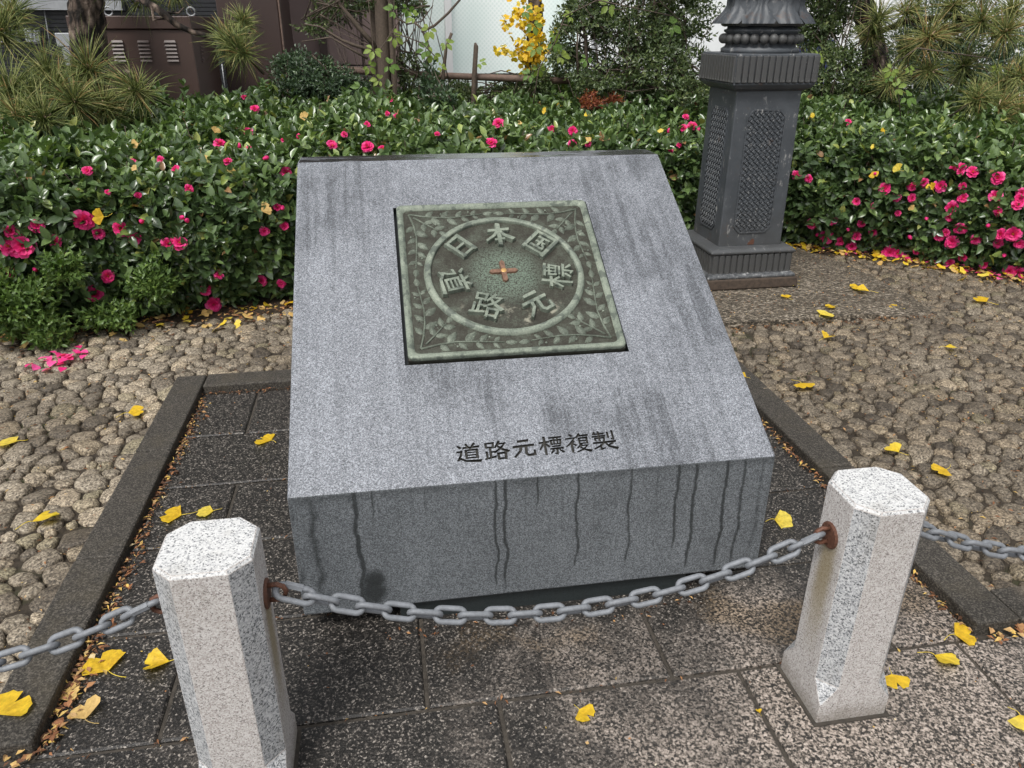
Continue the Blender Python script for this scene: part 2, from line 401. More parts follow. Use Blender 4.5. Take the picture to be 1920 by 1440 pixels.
        if ctr:
            o = g.co(); x, y, z = g.xyz(o)[0:3]
            r_ = g.math('SQRT', g.math('ADD', g.math('MULTIPLY', x, x), g.math('MULTIPLY', y, y)))
            vd = g.math('MULTIPLY', g.math('SUBTRACT', 1.0, g.sstep(g.math('ADD', r_, g.math('MULTIPLY', nz, 0.09)), 0.09, 0.16)), g.sstep(nf, 0.38, 0.58))
            c = g.mix(g.math('MULTIPLY', vd, 0.7), c, (0.15, 0.2, 0.155))
            low = g.math('MULTIPLY', g.sstep(g.noise(g.mapv(o, loc=(1.7, 2.2, 0)), 14, 5, 0.7), 0.5, 0.62), g.math('SUBTRACT', 1.0, g.sstep(g.math('ABSOLUTE', g.math('ADD', y, 0.14)), 0.01, 0.06)))
            low = g.math('MULTIPLY', low, g.math('SUBTRACT', 1.0, g.sstep(r_, 0.165, 0.172)))
            c = g.mix(g.math('MULTIPLY', low, 0.75), c, (0.34, 0.33, 0.26))
        elif nm == 'bronze_raised':
            sp = g.sstep(g.noise(v, 42, 2, 0.4), 0.56, 0.63)
            c = g.mix(g.math('MULTIPLY', sp, 0.75), c, (0.07, 0.082, 0.07))
        g.set('Base Color', c); g.bump(nf, 0.2, 0.001); MAT[nm] = g.m
    MAT['copper'] = simple('worn_copper', (0.19, 0.11, 0.075), 0.45, metal=0.5, var=0.45, scale=120)
    MAT['brass_dot'] = simple('polished_brass', (0.5, 0.3, 0.11), 0.4, metal=0.4, var=0.2, scale=80)
    MAT['rust'] = simple('rusted_iron', (0.105, 0.045, 0.027), 0.65, metal=0.2, var=0.45, scale=150, bump=0.2)
    MAT['zinc'] = simple('galvanised_steel', (0.165, 0.175, 0.19), 0.62, metal=0.15, var=0.25, scale=90)
    g = G('lamp_paint', 0.5, 0.45); v = g.co(); nz = g.noise(v, 9, 6, 0.7)
    c = g.ramp(nz, [(0.3, (0.036, 0.041, 0.047)), (0.7, (0.062, 0.069, 0.077))])
    ds = g.math('MULTIPLY', g.sstep(g.noise(g.mapv(v, (1, 1, 0.4)), 60, 5, 0.75), 0.57, 0.66), g.sstep(g.noise(v, 7, 4, 0.6), 0.44, 0.6))
    c = g.mix(g.math('MULTIPLY', ds, 0.6), c, (0.4, 0.39, 0.37))
    zz = g.xyz(v)[2]
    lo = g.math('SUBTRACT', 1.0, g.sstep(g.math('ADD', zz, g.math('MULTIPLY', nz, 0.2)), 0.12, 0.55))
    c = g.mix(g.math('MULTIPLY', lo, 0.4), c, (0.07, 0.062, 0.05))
    rs_ = g.math('MULTIPLY', g.sstep(g.noise(v, 13, 6, 0.75), 0.6, 0.7), 0.6)
    c = g.mix(rs_, c, (0.075, 0.043, 0.028))
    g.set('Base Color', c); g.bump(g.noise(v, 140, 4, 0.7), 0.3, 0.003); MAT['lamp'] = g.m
    MAT['lamp_base'] = simple('rusty_lamp_plinth', (0.052, 0.036, 0.025), 0.85, var=0.5, scale=60, bump=0.3)
    g = G('ledge_metal', 0.4, 0.5, 0.3); v = g.co(); nz = g.noise(v, 50, 5, 0.7)
    g.set('Base Color', g.ramp(nz, [(0.38, (0.05, 0.052, 0.055)), (0.55, (0.12, 0.125, 0.13)), (0.7, (0.42, 0.42, 0.41))])); MAT['ledge'] = g.m
    # --- foliage
    def foliage(nm, stops, rough=0.38, spec=0.5, trans=0.25, hue=0.3):
        g = G(nm, rough, spec); rn = g.attr(); v = g.n('NewGeometry').outputs['Position']
        c = g.ramp(rn, stops)
        nz = g.noise(v, 90, 3, 0.6)
        c = g.mix(1.0, c, g.ramp(nz, [(0.3, 0.78), (0.7, 1.2)]), 'MULTIPLY')
        g.set('Base Color', c)
        out = g.nt.nodes['Material Output']
        tr = g.n('BsdfTranslucent', {'Color': g.mix(1.0, c, (1.3, 1.5, 0.6), 'MULTIPLY')})
        mx = g.n('MixShader', {0: trans, 1: g.b.outputs[0], 2: tr.outputs[0]})
        g.nt.links.new(mx.outputs[0], out.inputs['Surface'])
        MAT[nm] = g.m
    foliage('camellia_leaf', [(0.0, (0.034, 0.056, 0.024)), (0.35, (0.062, 0.105, 0.038)), (0.65, (0.11, 0.17, 0.055)), (0.86, (0.17, 0.245, 0.08)), (0.95, (0.28, 0.34, 0.08)), (1.0, (0.26, 0.15, 0.07))], 0.3, 0.7, 0.18)
    foliage('azalea_leaf', [(0.0, (0.05, 0.095, 0.022)), (0.6, (0.11, 0.18, 0.045)), (1.0, (0.2, 0.28, 0.07))], 0.42, 0.45, 0.2)
    foliage('holly_leaf', [(0.0, (0.035, 0.055, 0.024)), (0.5, (0.075, 0.11, 0.042)), (0.85, (0.15, 0.19, 0.07)), (1.0, (0.28, 0.31, 0.14))], 0.4, 0.5, 0.2)
    foliage('box_leaf', [(0.0, (0.024, 0.044, 0.024)), (0.6, (0.05, 0.085, 0.042)), (1.0, (0.1, 0.15, 0.065))], 0.4, 0.5, 0.15)
    foliage('vine_leaf', [(0.0, (0.07, 0.14, 0.03)), (0.6, (0.13, 0.22, 0.05)), (1.0, (0.25, 0.32, 0.07))], 0.5, 0.35, 0.4)
    foliage('red_leaf', [(0.0, (0.1, 0.025, 0.018)), (0.6, (0.26, 0.075, 0.04)), (1.0, (0.42, 0.2, 0.07))], 0.5, 0.3, 0.3)
    foliage('needle', [(0.0, (0.06, 0.095, 0.026)), (0.4, (0.17, 0.21, 0.06)), (0.75, (0.33, 0.34, 0.12)), (0.93, (0.43, 0.39, 0.17)), (1.0, (0.4, 0.25, 0.1))], 0.45, 0.4, 0.2)
    foliage('ginkgo_yellow', [(0.0, (0.62, 0.36, 0.02)), (0.5, (0.72, 0.5, 0.03)), (1.0, (0.76, 0.6, 0.1))], 0.5, 0.35, 0.3)
    foliage('ginkgo_pale', [(0.0, (0.55, 0.34, 0.11)), (1.0, (0.62, 0.45, 0.18))], 0.55, 0.3, 0.2)
    for nm in ('ginkgo_yellow', 'ginkgo_pale'):
        mt = MAT[nm]; g = G.__new__(G); g.m = mt; g.nt = mt.node_tree; g.b = g.nt.nodes['Principled BSDF']
        src = g.b.inputs['Base Color'].links[0].from_socket; v = g.n('NewGeometry').outputs['Position']
        sp = g.sstep(g.noise(v, 55, 5, 0.75), 0.56, 0.72)
        g.set('Base Color', g.mix(g.math('MULTIPLY', sp, 0.55), src, (0.3, 0.15, 0.035)))
        g.bump(g.noise(v, 160, 3), 0.35, 0.002)
    foliage('petal', [(0.0, (0.42, 0.01, 0.085)), (0.5, (0.74, 0.028, 0.2)), (1.0, (0.88, 0.15, 0.42))], 0.5, 0.3, 0.3)
    foliage('litter', [(0.0, (0.035, 0.022, 0.014)), (0.35, (0.12, 0.055, 0.028)), (0.6, (0.3, 0.13, 0.06)), (0.8, (0.45, 0.29, 0.13)), (0.93, (0.62, 0.42, 0.1)), (1.0, (0.6, 0.56, 0.48))], 0.7, 0.3, 0.1)
    MAT['stamen'] = simple('stamen_yellow', (0.75, 0.4, 0.03), 0.6)
    MAT['bud'] = simple('pine_bud', (0.5, 0.36, 0.24), 0.7)
    MAT['twig'] = simple('twig_bark', (0.075, 0.055, 0.04), 0.85, var=0.4, scale=80, bump=0.4)
    g = G('pine_bark', 0.9, 0.25); v = g.co(); vo = g.vor(g.mapv(v, (1, 1, 0.45)), 26, 'Distance'); nz = g.noise(v, 50, 5, 0.7)
    c = g.ramp(vo, [(0.1, (0.2, 0.155, 0.125)), (0.4, (0.09, 0.066, 0.052)), (0.65, (0.015, 0.012, 0.01))])
    g.set('Base Color', g.mix(1.0, c, g.ramp(nz, [(0.3, 0.6), (0.7, 1.4)]), 'MULTIPLY')); g.bump(g.math('ADD', vo, g.math('MULTIPLY', nz, 0.6)), 0.9, 0.02); MAT['bark'] = g.m
    MAT['core'] = simple('inner_shade', (0.018, 0.018, 0.012), 0.95, var=0.6, scale=25)  # near-black colour standing in for shade inside the hedges
    MAT['rail_wood'] = simple('weathered_rail', (0.13, 0.085, 0.065), 0.75, var=0.35, scale=30, bump=0.3)
    MAT['brown_paint'] = simple('brown_painted_steel', (0.058, 0.034, 0.027), 0.45, var=0.18, scale=5)
    MAT['brown_wall'] = simple('dark_brown_cladding', (0.04, 0.023, 0.019), 0.4, var=0.15, scale=3)
    MAT['mauve'] = simple('mauve_panel', (0.19, 0.135, 0.125), 0.6, var=0.12, scale=3)
    MAT['dark_slat'] = simple('dark_slat', (0.012, 0.013, 0.016), 0.45, var=0.2, scale=6)
    MAT['slat_gap'] = simple('slat_edge', (0.06, 0.062, 0.066), 0.5, var=0.2, scale=6)
    MAT['grey_metal'] = simple('grey_frame', (0.3, 0.31, 0.32), 0.45, metal=0.3, var=0.15, scale=10)
    MAT['chrome'] = simple('steel_letter', (0.62, 0.64, 0.66), 0.25, metal=0.9, var=0.1)
    MAT['white'] = simple('white_paint', (0.8, 0.8, 0.79), 0.6, var=0.06, scale=4)
    MAT['pale_wall'] = simple('pale_render', (0.72, 0.74, 0.74), 0.7, var=0.06, scale=2)
    MAT['navy'] = simple('navy_panel', (0.02, 0.025, 0.1), 0.4, var=0.1)
    MAT['blue'] = simple('blue_panel', (0.03, 0.2, 0.55), 0.4, var=0.1)
    MAT['red'] = simple('red_panel', (0.5, 0.04, 0.03), 0.4, var=0.1)
    MAT['dark_glass'] = simple('dark_window', (0.03, 0.035, 0.04), 0.12, var=0.1)  # plain dark colour of the window panes
    MAT['mesh_wire'] = simple('dark_wire', (0.03, 0.03, 0.03), 0.6)
    g = G('frosted_glass', 0.25, 0.5); v = g.co()
    h = g.vor(g.mapv(v, (1, 1, 1), rot=(0, R(45), 0)), 30, 'Distance', 'F1', 0.0)
    refl_band = g.sstep(g.noise(g.mapv(v, (0.5, 1, 0.5), rot=(0, R(40), 0)), 1.1, 2), 0.4, 0.6)  # slanting reflections painted into the glass colour
    dots = g.math('MULTIPLY', g.math('SUBTRACT', 1.0, g.sstep(h, 0.3, 0.42)), 0.5)
    g.set('Base Color', g.mix(dots, g.mix(refl_band, (0.72, 0.84, 0.8), (0.86, 0.92, 0.89)), (0.62, 0.74, 0.7))); MAT['frosted'] = g.m
build_materials()

# ------------------------------------------------------------------ ground, paving, kerb
g_ = MB(); g_.add([(-60, -20, -0.05), (60, -20, -0.05), (60, 90, -0.05), (-60, 90, -0.05)], [(0, 1, 2, 3)])
tag(g_.build('ground', MAT['asphalt']), kind='structure')

KL, KR, KB = -0.97, 0.91, 1.28          # inner faces of the kerb
paving = MB().box(-2.6, 2.6, -1.6, KB + 0.05, -0.045, -0.007).build('slab_paving', MAT['joint'])
tag(paving, kind='structure')
ROWS = [-1.44, -1.14, -0.84, -0.54, -0.24, 0.06, 0.365, 0.65, 0.953, 1.275]
OFFS = [0.22, -0.13, 0.22, -0.13, 0.225, -0.02, 0.23, -0.03, 0.21]
for r_i in range(len(ROWS) - 1):
    y0, y1 = ROWS[r_i], ROWS[r_i + 1]
    inner = y0 > -0.3
    xa, xb = (KL, KR) if inner else (-2.5, 2.5)
    off = OFFS[r_i] if y0 not in (-0.54,) else -0.13
    k0 = math.floor((xa - off) / 0.493) - 1
    cuts = [off + k * 0.493 for k in range(k0, k0 + 14)]
    cuts = [xa] + [c for c in cuts if xa + 0.06 < c < xb - 0.06] + [xb]
    for a, b in zip(cuts, cuts[1:]):
        z = random.uniform(-0.0018, 0.0018)
        j = 0.0045
        s = MB()
        s.loft([[(a + j, y0 + j, -0.04), (b - j, y0 + j, -0.04), (b - j, y1 - j, -0.04), (a + j, y1 - j, -0.04)],
                [(a + j, y0 + j, z - 0.004), (b - j, y0 + j, z - 0.004), (b - j, y1 - j, z - 0.004), (a + j, y1 - j, z - 0.004)],
                [(a + j + .004, y0 + j + .004, z), (b - j - .004, y0 + j + .004, z), (b - j - .004, y1 - j - .004, z), (a + j + .004, y1 - j - .004, z)]])
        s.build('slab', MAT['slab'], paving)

kerb = MB().box(KL - 0.1, KL - 0.002, -0.226, KB + 0.1, -0.045, 0.004).box(KR + 0.002, KR + 0.1, -0.226, KB + 0.1, -0.045, 0.004).box(KL, KR, KB + 0.002, KB + 0.1, -0.045, 0.004).build('kerb', MAT['joint'])
tag(kerb, kind='structure')
def kerb_stone(x0, x1, y0, y1, z1=0.03):
    MB().box(x0, x1, y0, y1, -0.043, z1 + random.uniform(-0.0015, 0.0015)).build('kerb_stone', MAT['kerb'], kerb, bevel=0.006, seg=2)
ys = [-0.23, 0.31, 0.83, KB + 0.104]
ys2 = [-0.23, 0.42, 0.95, KB + 0.104]
for a, b in zip(ys, ys[1:]): kerb_stone(KL - 0.104, KL, a + 0.0015, b - 0.0015)
for a, b in zip(ys2, ys2[1:]): kerb_stone(KR, KR + 0.104, a + 0.0015, b - 0.0015)
xs_ = [KL + 0.003, -0.45, 0.2, KR - 0.003]
for a, b in zip(xs_, xs_[1:]): kerb_stone(a + 0.0015, b - 0.0015, KB, KB + 0.104)
for a, b in ((KR + 0.107, 1.62), (1.623, 2.3)): kerb_stone(a, b, -0.23, -0.13, 0.028)
for a, b in ((-1.62, KL - 0.107), (-2.3, -1.623)): kerb_stone(a, b, -0.23, -0.13, 0.028)

# hedge front line and the directions pointing into the hedge
HP = np.array([(-3.9, 1.66), (-1.87, 1.93), (-0.75, 2.13), (0.4, 2.46), (1.25, 2.80), (1.95, 2.83), (2.5, 2.40), (2.9, 1.95), (3.9, 0.95)])
HD = nrm(np.array([(-0.14, 1.0), (-0.15, 1.0), (-0.2, 1.0), (-0.22, 1.0), (-0.1, 1.0), (0.3, 0.95), (0.62, 0.78), (0.72, 0.69), (0.72, 0.69)]))
HS = np.concatenate([[0], np.cumsum(np.linalg.norm(np.diff(HP, axis=0), axis=1))])
S_SPLIT = HS[4] + 0.2
def hline(t):
    t = np.asarray(t, float)
    p = np.stack([np.interp(t, HS, HP[:, k]) for k in (0, 1)], -1)
    d = nrm(np.stack([np.interp(t, HS, HD[:, k]) for k in (0, 1)], -1))
    return p, d
def behind(x, y):
    """how far (x, y) lies inside the hedge line (negative: in front of it)"""
    best = 1e9; sg = -1
    for i in range(len(HP) - 1):
        a, b = HP[i], HP[i + 1]; ab = b - a; L = ab @ ab
        q = max(0, min(1, ((x - a[0]) * ab[0] + (y - a[1]) * ab[1]) / L)); c = a + ab * q
        dd = math.hypot(x - c[0], y - c[1])
        if dd < best:
            best = dd; sg = 1 if (ab[0] * (y - a[1]) - ab[1] * (x - a[0])) > 0 else -1
    return best * sg

# cobbles: irregular rounded stones set in mortar
STEP = (1.02, 2.2, 1.57, 2.9)
def cobbled(x, y):
    if y < -0.125 or y > 3.0: return False
    if KL - 0.104 < x < KR + 0.104 and y < KB + 0.104: return False
    if STEP[0] < x < STEP[1] - 0.25 * max(0, 1.9 - y) and y > STEP[2]: return False
    if behind(x, y) > -0.06: return False
    return -2.7 < x < 3.4
bed = MB().box(-3.2, KL - 0.1, -0.135, 2.2, -0.045, 0.005).box(KR + 0.1, 4.2, -0.135, 2.95, -0.045, 0.005).box(KL - 0.1, KR + 0.1, KB + 0.1, 2.6, -0.045, 0.005).build('cobbled_paving', MAT['mortar'])
tag(bed, kind='structure')
seeds = []; grid = {}
CS = 0.1
def try_seed(x, y, r_):
    gx, gy = int(x // CS), int(y // CS)
    for i in range(gx - 1, gx + 2):
        for j in range(gy - 1, gy + 2):
            for q in grid.get((i, j), ()):
                if (q[0] - x) ** 2 + (q[1] - y) ** 2 < (0.86 * (q[2] + r_)) ** 2: return False
    q_ = (x, y, r_); seeds.append(q_); grid.setdefault((gx, gy), []).append(q_); return True
rc = random.Random(3)
for rr, tries in (((0.042, 0.054), 160), ((0.029, 0.042), 3000), ((0.021, 0.03), 30000), ((0.014, 0.021), 26000)):
    for _ in range(tries):
        x, y = rc.uniform(-2.75, 3.4), rc.uniform(-0.2, 2.95)
        if x > 0.5 and rr[0] > 0.04: continue
        if x > 0.5 and rr[0] > 0.025 and rc.random() < 0.75: continue
        if cobbled(x, y): try_seed(x, y, rc.uniform(*rr))
def cell(i, s):
    x, y, r_ = s
    poly = [(-0.12, -0.12), (0.12, -0.12), (0.12, 0.12), (-0.12, 0.12)]
    gx, gy = int(x // CS), int(y // CS); nb = []
    for a in range(gx - 2, gx + 3):
        for b in range(gy - 2, gy + 3):
            nb += [q for q in grid.get((a, b), ()) if q is not s]
    nb.sort(key=lambda q: (q[0] - x) ** 2 + (q[1] - y) ** 2)
    for q in nb[:16]:
        dx, dy = q[0] - x, q[1] - y; L = math.hypot(dx, dy); nx, ny = dx / L, dy / L
        lim = L * r_ / (r_ + q[2])
        out = []
        for k in range(len(poly)):
            p0, p1 = poly[k], poly[(k + 1) % len(poly)]
            d0, d1 = p0[0] * nx + p0[1] * ny - lim, p1[0] * nx + p1[1] * ny - lim
            if d0 <= 0: out.append(p0)
            if d0 * d1 < 0:
                t = d0 / (d0 - d1); out.append((p0[0] + (p1[0] - p0[0]) * t, p0[1] + (p1[1] - p0[1]) * t))
        poly = out
        if len(poly) < 3: return None
    return poly
def outline(poly, r_, n=14):
    """star outline of the cell, shrunk and rounded"""
    out = []
    for k in range(n):
        a = 2 * math.pi * k / n; dx, dy = math.cos(a), math.sin(a); best = r_ * 1.5
        for i in range(len(poly)):
            (x0, y0), (x1, y1) = poly[i], poly[(i + 1) % len(poly)]
            ex, ey = x1 - x0, y1 - y0; den = dx * ey - dy * ex
            if abs(den) < 1e-9: continue
            t = (x0 * ey - y0 * ex) / den; u = (x0 * dy - y0 * dx) / den
            if t > 0 and -1e-6 <= u <= 1 + 1e-6: best = min(best, t)
        out.append(best)
    out = np.array(out)
    out = 0.72 * out + 0.14 * (np.roll(out, 1) + np.roll(out, -1))
    return np.maximum(out - rc.uniform(0.0008, 0.0045), 0.006)
stones = []
for i, s in enumerate(seeds):
    poly = cell(i, s)
    if not poly: continue
    o = outline(poly, s[2]); n = len(o)
    an = 2 * math.pi * np.arange(n) / n; rm = o.mean()
    h = 0.015 + rm * 0.12 + rc.uniform(-0.0055, 0.005)
    tx, ty = rc.uniform(-0.2, 0.2), rc.uniform(-0.2, 0.2)
    V = []
    for sc, hz in ((1.0, -0.004), (0.985, 0.55 * h), (0.87, 0.88 * h), (0.5, 1.0 * h)):
        jit = 1 + np.array([rc.uniform(-0.06, 0.05) for _ in range(n)])
        X = np.cos(an) * o * sc * jit; Y = np.sin(an) * o * sc * jit
        Zz = hz + (X * tx + Y * ty) * (hz > 0) + np.array([rc.uniform(-1, 1) for _ in range(n)]) * 0.0022 * (hz > 0)
        V.append(np.stack([X, Y, Zz], -1))
    V = np.concatenate(V + [np.array([[0, 0, 1.02 * h]])])
    stones.append((s[0], s[1], V, rc.random(), rm))
n = 14
CF = []
for i in range(3):
    for j in range(n):
        a = i * n + j; b = i * n + (j + 1) % n
        CF += [(a, b, b + n), (a, b + n, a + n)]
CF += [(3 * n + j, 3 * n + (j + 1) % n, 4 * n) for j in range(n)]
CF = np.array(CF)
def scr(x, y, z=0.0):
    d = np.array([x, y, z]) - CAM; zc = d @ fw
    return 960 + F_PX * (d @ rt) / zc, 720 - F_PX * (d @ up) / zc, zc
def in_view(x, y, z=0.0, m=15):
    u, w, zc = scr(x, y, z); return zc > 0 and -m < u < 1920 + m and -m < w < 1440 + m
def hidden(u, w):   # behind the monument as seen from the camera
    return w < 1160 and (537 + max(0, w - 935) * .15) < u < 1232 + (w - 292) * 0.39
order = sorted(range(len(stones)), key=lambda i: -(stones[i][4] / scr(stones[i][0], stones[i][1])[2] ** 2 * (1 if in_view(stones[i][0], stones[i][1]) and not hidden(*scr(stones[i][0], stones[i][1])[:2]) else 0)))
big = set(order[:300])
Vs, Fs, Rs = [], [], []; base = 0
for i, (x, y, V, rn, rm) in enumerate(stones):
    if i in big:
        me = mesh_np('cobble', V, CF, True, np.full(len(V), rn), [MAT['cobble']])
        o = inst('cobble', me, bed); o.location = (x, y, 0)
    else:
        Vs.append(V + np.array([x, y, 0])); Fs.append(CF + base); base += len(V); Rs.append(np.full(len(V), rn))
tag(inst('cobble_field', mesh_np('cobble_field', np.concatenate(Vs), np.concatenate(Fs), True, np.concatenate(Rs), [MAT['cobble']]), bed), kind='stuff')

# raised stone step under the lamp, worn away to the right
sb = MB(); nx_, ny_ = 40, 34
Vst = []
for j in range(ny_ + 1):
    for i in range(nx_ + 1):
        x = STEP[0] + (STEP[1] - STEP[0]) * i / nx_; y = STEP[2] + (STEP[3] - STEP[2]) * j / ny_
        e = 0.045 * (1 - max(0, (x - 1.75) / 0.45) ** 1.5 * 0.75)
        z = e + 0.006 * mnoise.noise(Vector((x * 6, y * 6, 1))) + 0.004 * mnoise.noise(Vector((x * 25, y * 25, 2)))
        if j == 0: y += 0.012 * mnoise.noise(Vector((x * 9, 0, 5))); z -= 0.006
        Vst.append((x, y, z))
Fst = [(j * (nx_ + 1) + i, j * (nx_ + 1) + i + 1, (j + 1) * (nx_ + 1) + i + 1, (j + 1) * (nx_ + 1) + i) for j in range(ny_) for i in range(nx_)]
sb.add(Vst, Fst, True)
front = [Vst[i] for i in range(nx_ + 1)]
sb.add(front + [(p[0], p[1] - 0.004, -0.01) for p in front], [(i + nx_ + 1, i + nx_ + 2, i + 1, i) for i in range(nx_)])
sb.box(STEP[0], STEP[1], STEP[2] + 0.03, STEP[3], -0.044, 0.0015)
tag(sb.build('stone_step', MAT['step']), 'low worn stone step under the dark lamp post', 'step')

# planting bed under the hedge
bedV = []
ts = np.linspace(0, HS[-1], 60)
pp, dd = hline(ts)
rows = [-0.16, 0.05, 0.8, 3.2]
for q, z in zip(rows, (0.004, 0.03, 0.05, 0.05)): bedV += [(p[0] + d[0] * q, p[1] + d[1] * q, z) for p, d in zip(pp, dd)]
m = MB(); m.add(bedV, [(j * 60 + i, j * 60 + i + 1, (j + 1) * 60 + i + 1, (j + 1) * 60 + i) for j in range(3) for i in range(59)], True)
tag(m.build('soil', MAT['soil']), kind='structure')

# ------------------------------------------------------------------ brush characters (strokes on a 0..100 grid, y down; widths at the points)
def S(*pts, w=(11, 9)): return (pts, w)
GLYPH = {
 '日': [S((24, 10), (26, 92), w=(12, 11)), S((24, 14), (76, 10), (77, 92), w=(9, 13, 12)), S((30, 50), (66, 48), w=(9, 9)), S((26, 87), (74, 85), w=(9, 9))],
 '本': [S((16, 33), (84, 27), w=(12, 12)), S((50, 2), (51, 98), w=(15, 13)), S((47, 34), (34, 56), (8, 78), w=(12, 10, 9)), S((53, 34), (68, 56), (96, 74), w=(9, 12, 15)), S((35, 76), (66, 73), w=(10, 9))],
 '国': [S((13, 6), (14, 96), w=(13, 12)), S((13, 10), (87, 7), (87, 97), w=(9, 13, 14)), S((16, 90), (84, 89), w=(9, 9)), S((31, 28), (70, 26), w=(9, 8)), S((35, 49), (66, 47), w=(8, 8)), S((28, 73), (73, 71), w=(9, 8)), S((50, 28), (50, 72), w=(9, 9)), S((61, 55), (70, 64), w=(6, 9))],
 '道': [S((42, 2), (48, 14), w=(7, 10)), S((76, 0), (66, 14), w=(11, 7)), S((30, 21), (94, 18), w=(9, 10)), S((62, 20), (55, 33), w=(8, 7)), S((40, 33), (41, 77), w=(9, 9)), S((40, 35), (84, 33), (84, 77), w=(7, 9, 9)), S((43, 47), (81, 46), w=(6, 6)), S((43, 60), (81, 60), w=(6, 6)), S((42, 74), (83, 74), w=(7, 7)), S((8, 10), (20, 22), w=(7, 12)), S((4, 42), (22, 39), (19, 60), (9, 78), w=(8, 9, 8, 7)), S((4, 86), (18, 77), (38, 89), (97, 93), w=(6, 9, 9, 13))],
 '路': [S((9, 8), (11, 34), w=(9, 8)), S((9, 10), (40, 8), (38, 34), w=(7, 9, 8)), S((11, 31), (38, 30), w=(7, 7)), S((26, 33), (26, 82), w=(9, 9)), S((27, 56), (43, 55), w=(8, 8)), S((11, 52), (12, 84), w=(9, 8)), S((3, 90), (47, 80), w=(8, 9)), S((65, 2), (46, 34), w=(10, 7)), S((61, 16), (86, 13), (70, 38), (42, 60), w=(8, 10, 9, 7)), S((57, 26), (73, 43), (99, 58), w=(7, 10, 14)), S((56, 62), (57, 97), w=(10, 9)), S((56, 65), (87, 63), (85, 97), w=(8, 10, 9)), S((58, 92), (84, 92), w=(8, 8))],
 '元': [S((28, 14), (72, 11), w=(11, 12)), S((8, 42), (92, 37), w=(12, 12)), S((39, 42), (36, 64), (10, 95), w=(11, 10, 8)), S((60, 40), (58, 80), (66, 89), (92, 86), (93, 64), w=(11, 10, 11, 11, 6))],
 '標': [S((4, 33), (44, 30), w=(9, 9)), S((26, 2), (26, 98), w=(10, 9)), S((24, 35), (4, 68), w=(9, 7)), S((28, 38), (43, 56), w=(7, 10)), S((47, 10), (98, 8), w=(8, 9)), S((52, 22), (54, 47), w=(8, 7)), S((52, 24), (93, 22), (90, 47), w=(7, 8, 7)), S((54, 44), (90, 44), w=(6, 6)), S((65, 10), (65, 44), w=(6, 6)), S((80, 10), (79, 44), w=(6, 6)), S((56, 56), (89, 55), w=(7, 8)), S((47, 69), (99, 67), w=(8, 9)), S((73, 69), (72, 97), (63, 92), w=(9, 8, 6)), S((59, 76), (47, 92), w=(9, 6)), S((84, 76), (98, 90), w=(6, 10))],
 '複': [S((20, 2), (30, 13), w=(7, 11)), S((4, 25), (40, 22), (22, 48), (2, 66), w=(8, 9, 8, 6)), S((24, 44), (24, 98), w=(9, 9)), S((36, 40), (27, 52), w=(8, 6)), S((28, 52), (42, 63), w=(7, 9)), S((62, 2), (47, 24), w=(9, 7)), S((56, 13), (97, 11), w=(8, 9)), S((58, 25), (58, 56), w=(8, 7)), S((58, 26), (90, 24), (89, 56), w=(7, 8, 8)), S((60, 40), (88, 40), w=(6, 6)), S((60, 54), (88, 54), w=(6, 6)), S((66, 56), (45, 78), w=(8, 6)), S((62, 67), (88, 65), (70, 86), (42, 98), w=(7, 9, 8, 6)), S((58, 74), (76, 88), (100, 97), w=(7, 9, 13))],
 '製': [S((15, 3), (7, 16), w=(8, 6)), S((10, 14), (53, 12), w=(7, 8)), S((3, 27), (57, 25), w=(8, 8)), S((31, 0), (31, 51), w=(8, 8)), S((13, 36), (14, 49), w=(7, 7)), S((13, 37), (51, 35), (50, 48), w=(6, 8, 7)), S((69, 6), (69, 37), w=(8, 8)), S((89, 0), (89, 47), (80, 44), w=(9, 8, 6)), S((3, 61), (97, 58), w=(9, 9)), S((48, 51), (47, 62), (30, 78), (3, 92), w=(8, 8, 8, 6)), S((31, 76), (32, 97), (47, 90), w=(8, 8, 6)), S((84, 66), (66, 76), w=(9, 6)), S((52, 62), (66, 83), (99, 97), w=(7, 9, 13))],
}
def stroke_poly(pts, w):
    P = [Vector((p[0] - 50, 50 - p[1])) / 100 for p in pts]
    W = list(w) + [w[-1]] * (len(P) - len(w))
    L, Rr = [], []
    for i, p in enumerate(P):
        a = (P[i] - P[i - 1]).normalized() if i > 0 else (P[1] - P[0]).normalized()
        b = (P[i + 1] - P[i]).normalized() if i < len(P) - 1 else a
        t = (a + b).normalized(); nn = Vector((-t.y, t.x)); k = min(1 / max(0.5, nn.dot(Vector((-a.y, a.x)))), 1.5)
        h = W[i] / 200 * k
        q = p
        if i == 0: q = p - a * 0.02
        if i == len(P) - 1: q = p + b * 0.02
        sk = 0.25 * h if i in (0, len(P) - 1) else 0
        L.append(q + nn * h + t * sk); Rr.append(q - nn * h - t * sk)
    return L, Rr
def glyph_mesh(mb, ch, size, z0, z1, taper=0.75, dz=0.00015, place=None, fat=1.0):
    """raised strokes; each stroke is a small frustum strip of its own height"""
    for si, (pts, w) in enumerate(GLYPH[ch]):
        L, Rr = stroke_poly(pts, tuple(q * fat for q in w)); zz = z1 + si * dz
        n_ = len(L); rings = []
        for l, r_ in zip(L, Rr):
            c = (l + r_) / 2
            lt, rt_ = c + (l - c) * taper, c + (r_ - c) * taper
            quad = [(l.x, l.y, z0 - si * 1e-5), (r_.x, r_.y, z0 - si * 1e-5), (rt_.x, rt_.y, None), (lt.x, lt.y, None)]
            ring = [(q[0] * size, q[1] * size, zz if q[2] is None else q[2]) for q in quad]
            rings.append([place(*p) if place else p for p in ring])
        mb.loft(rings, True)

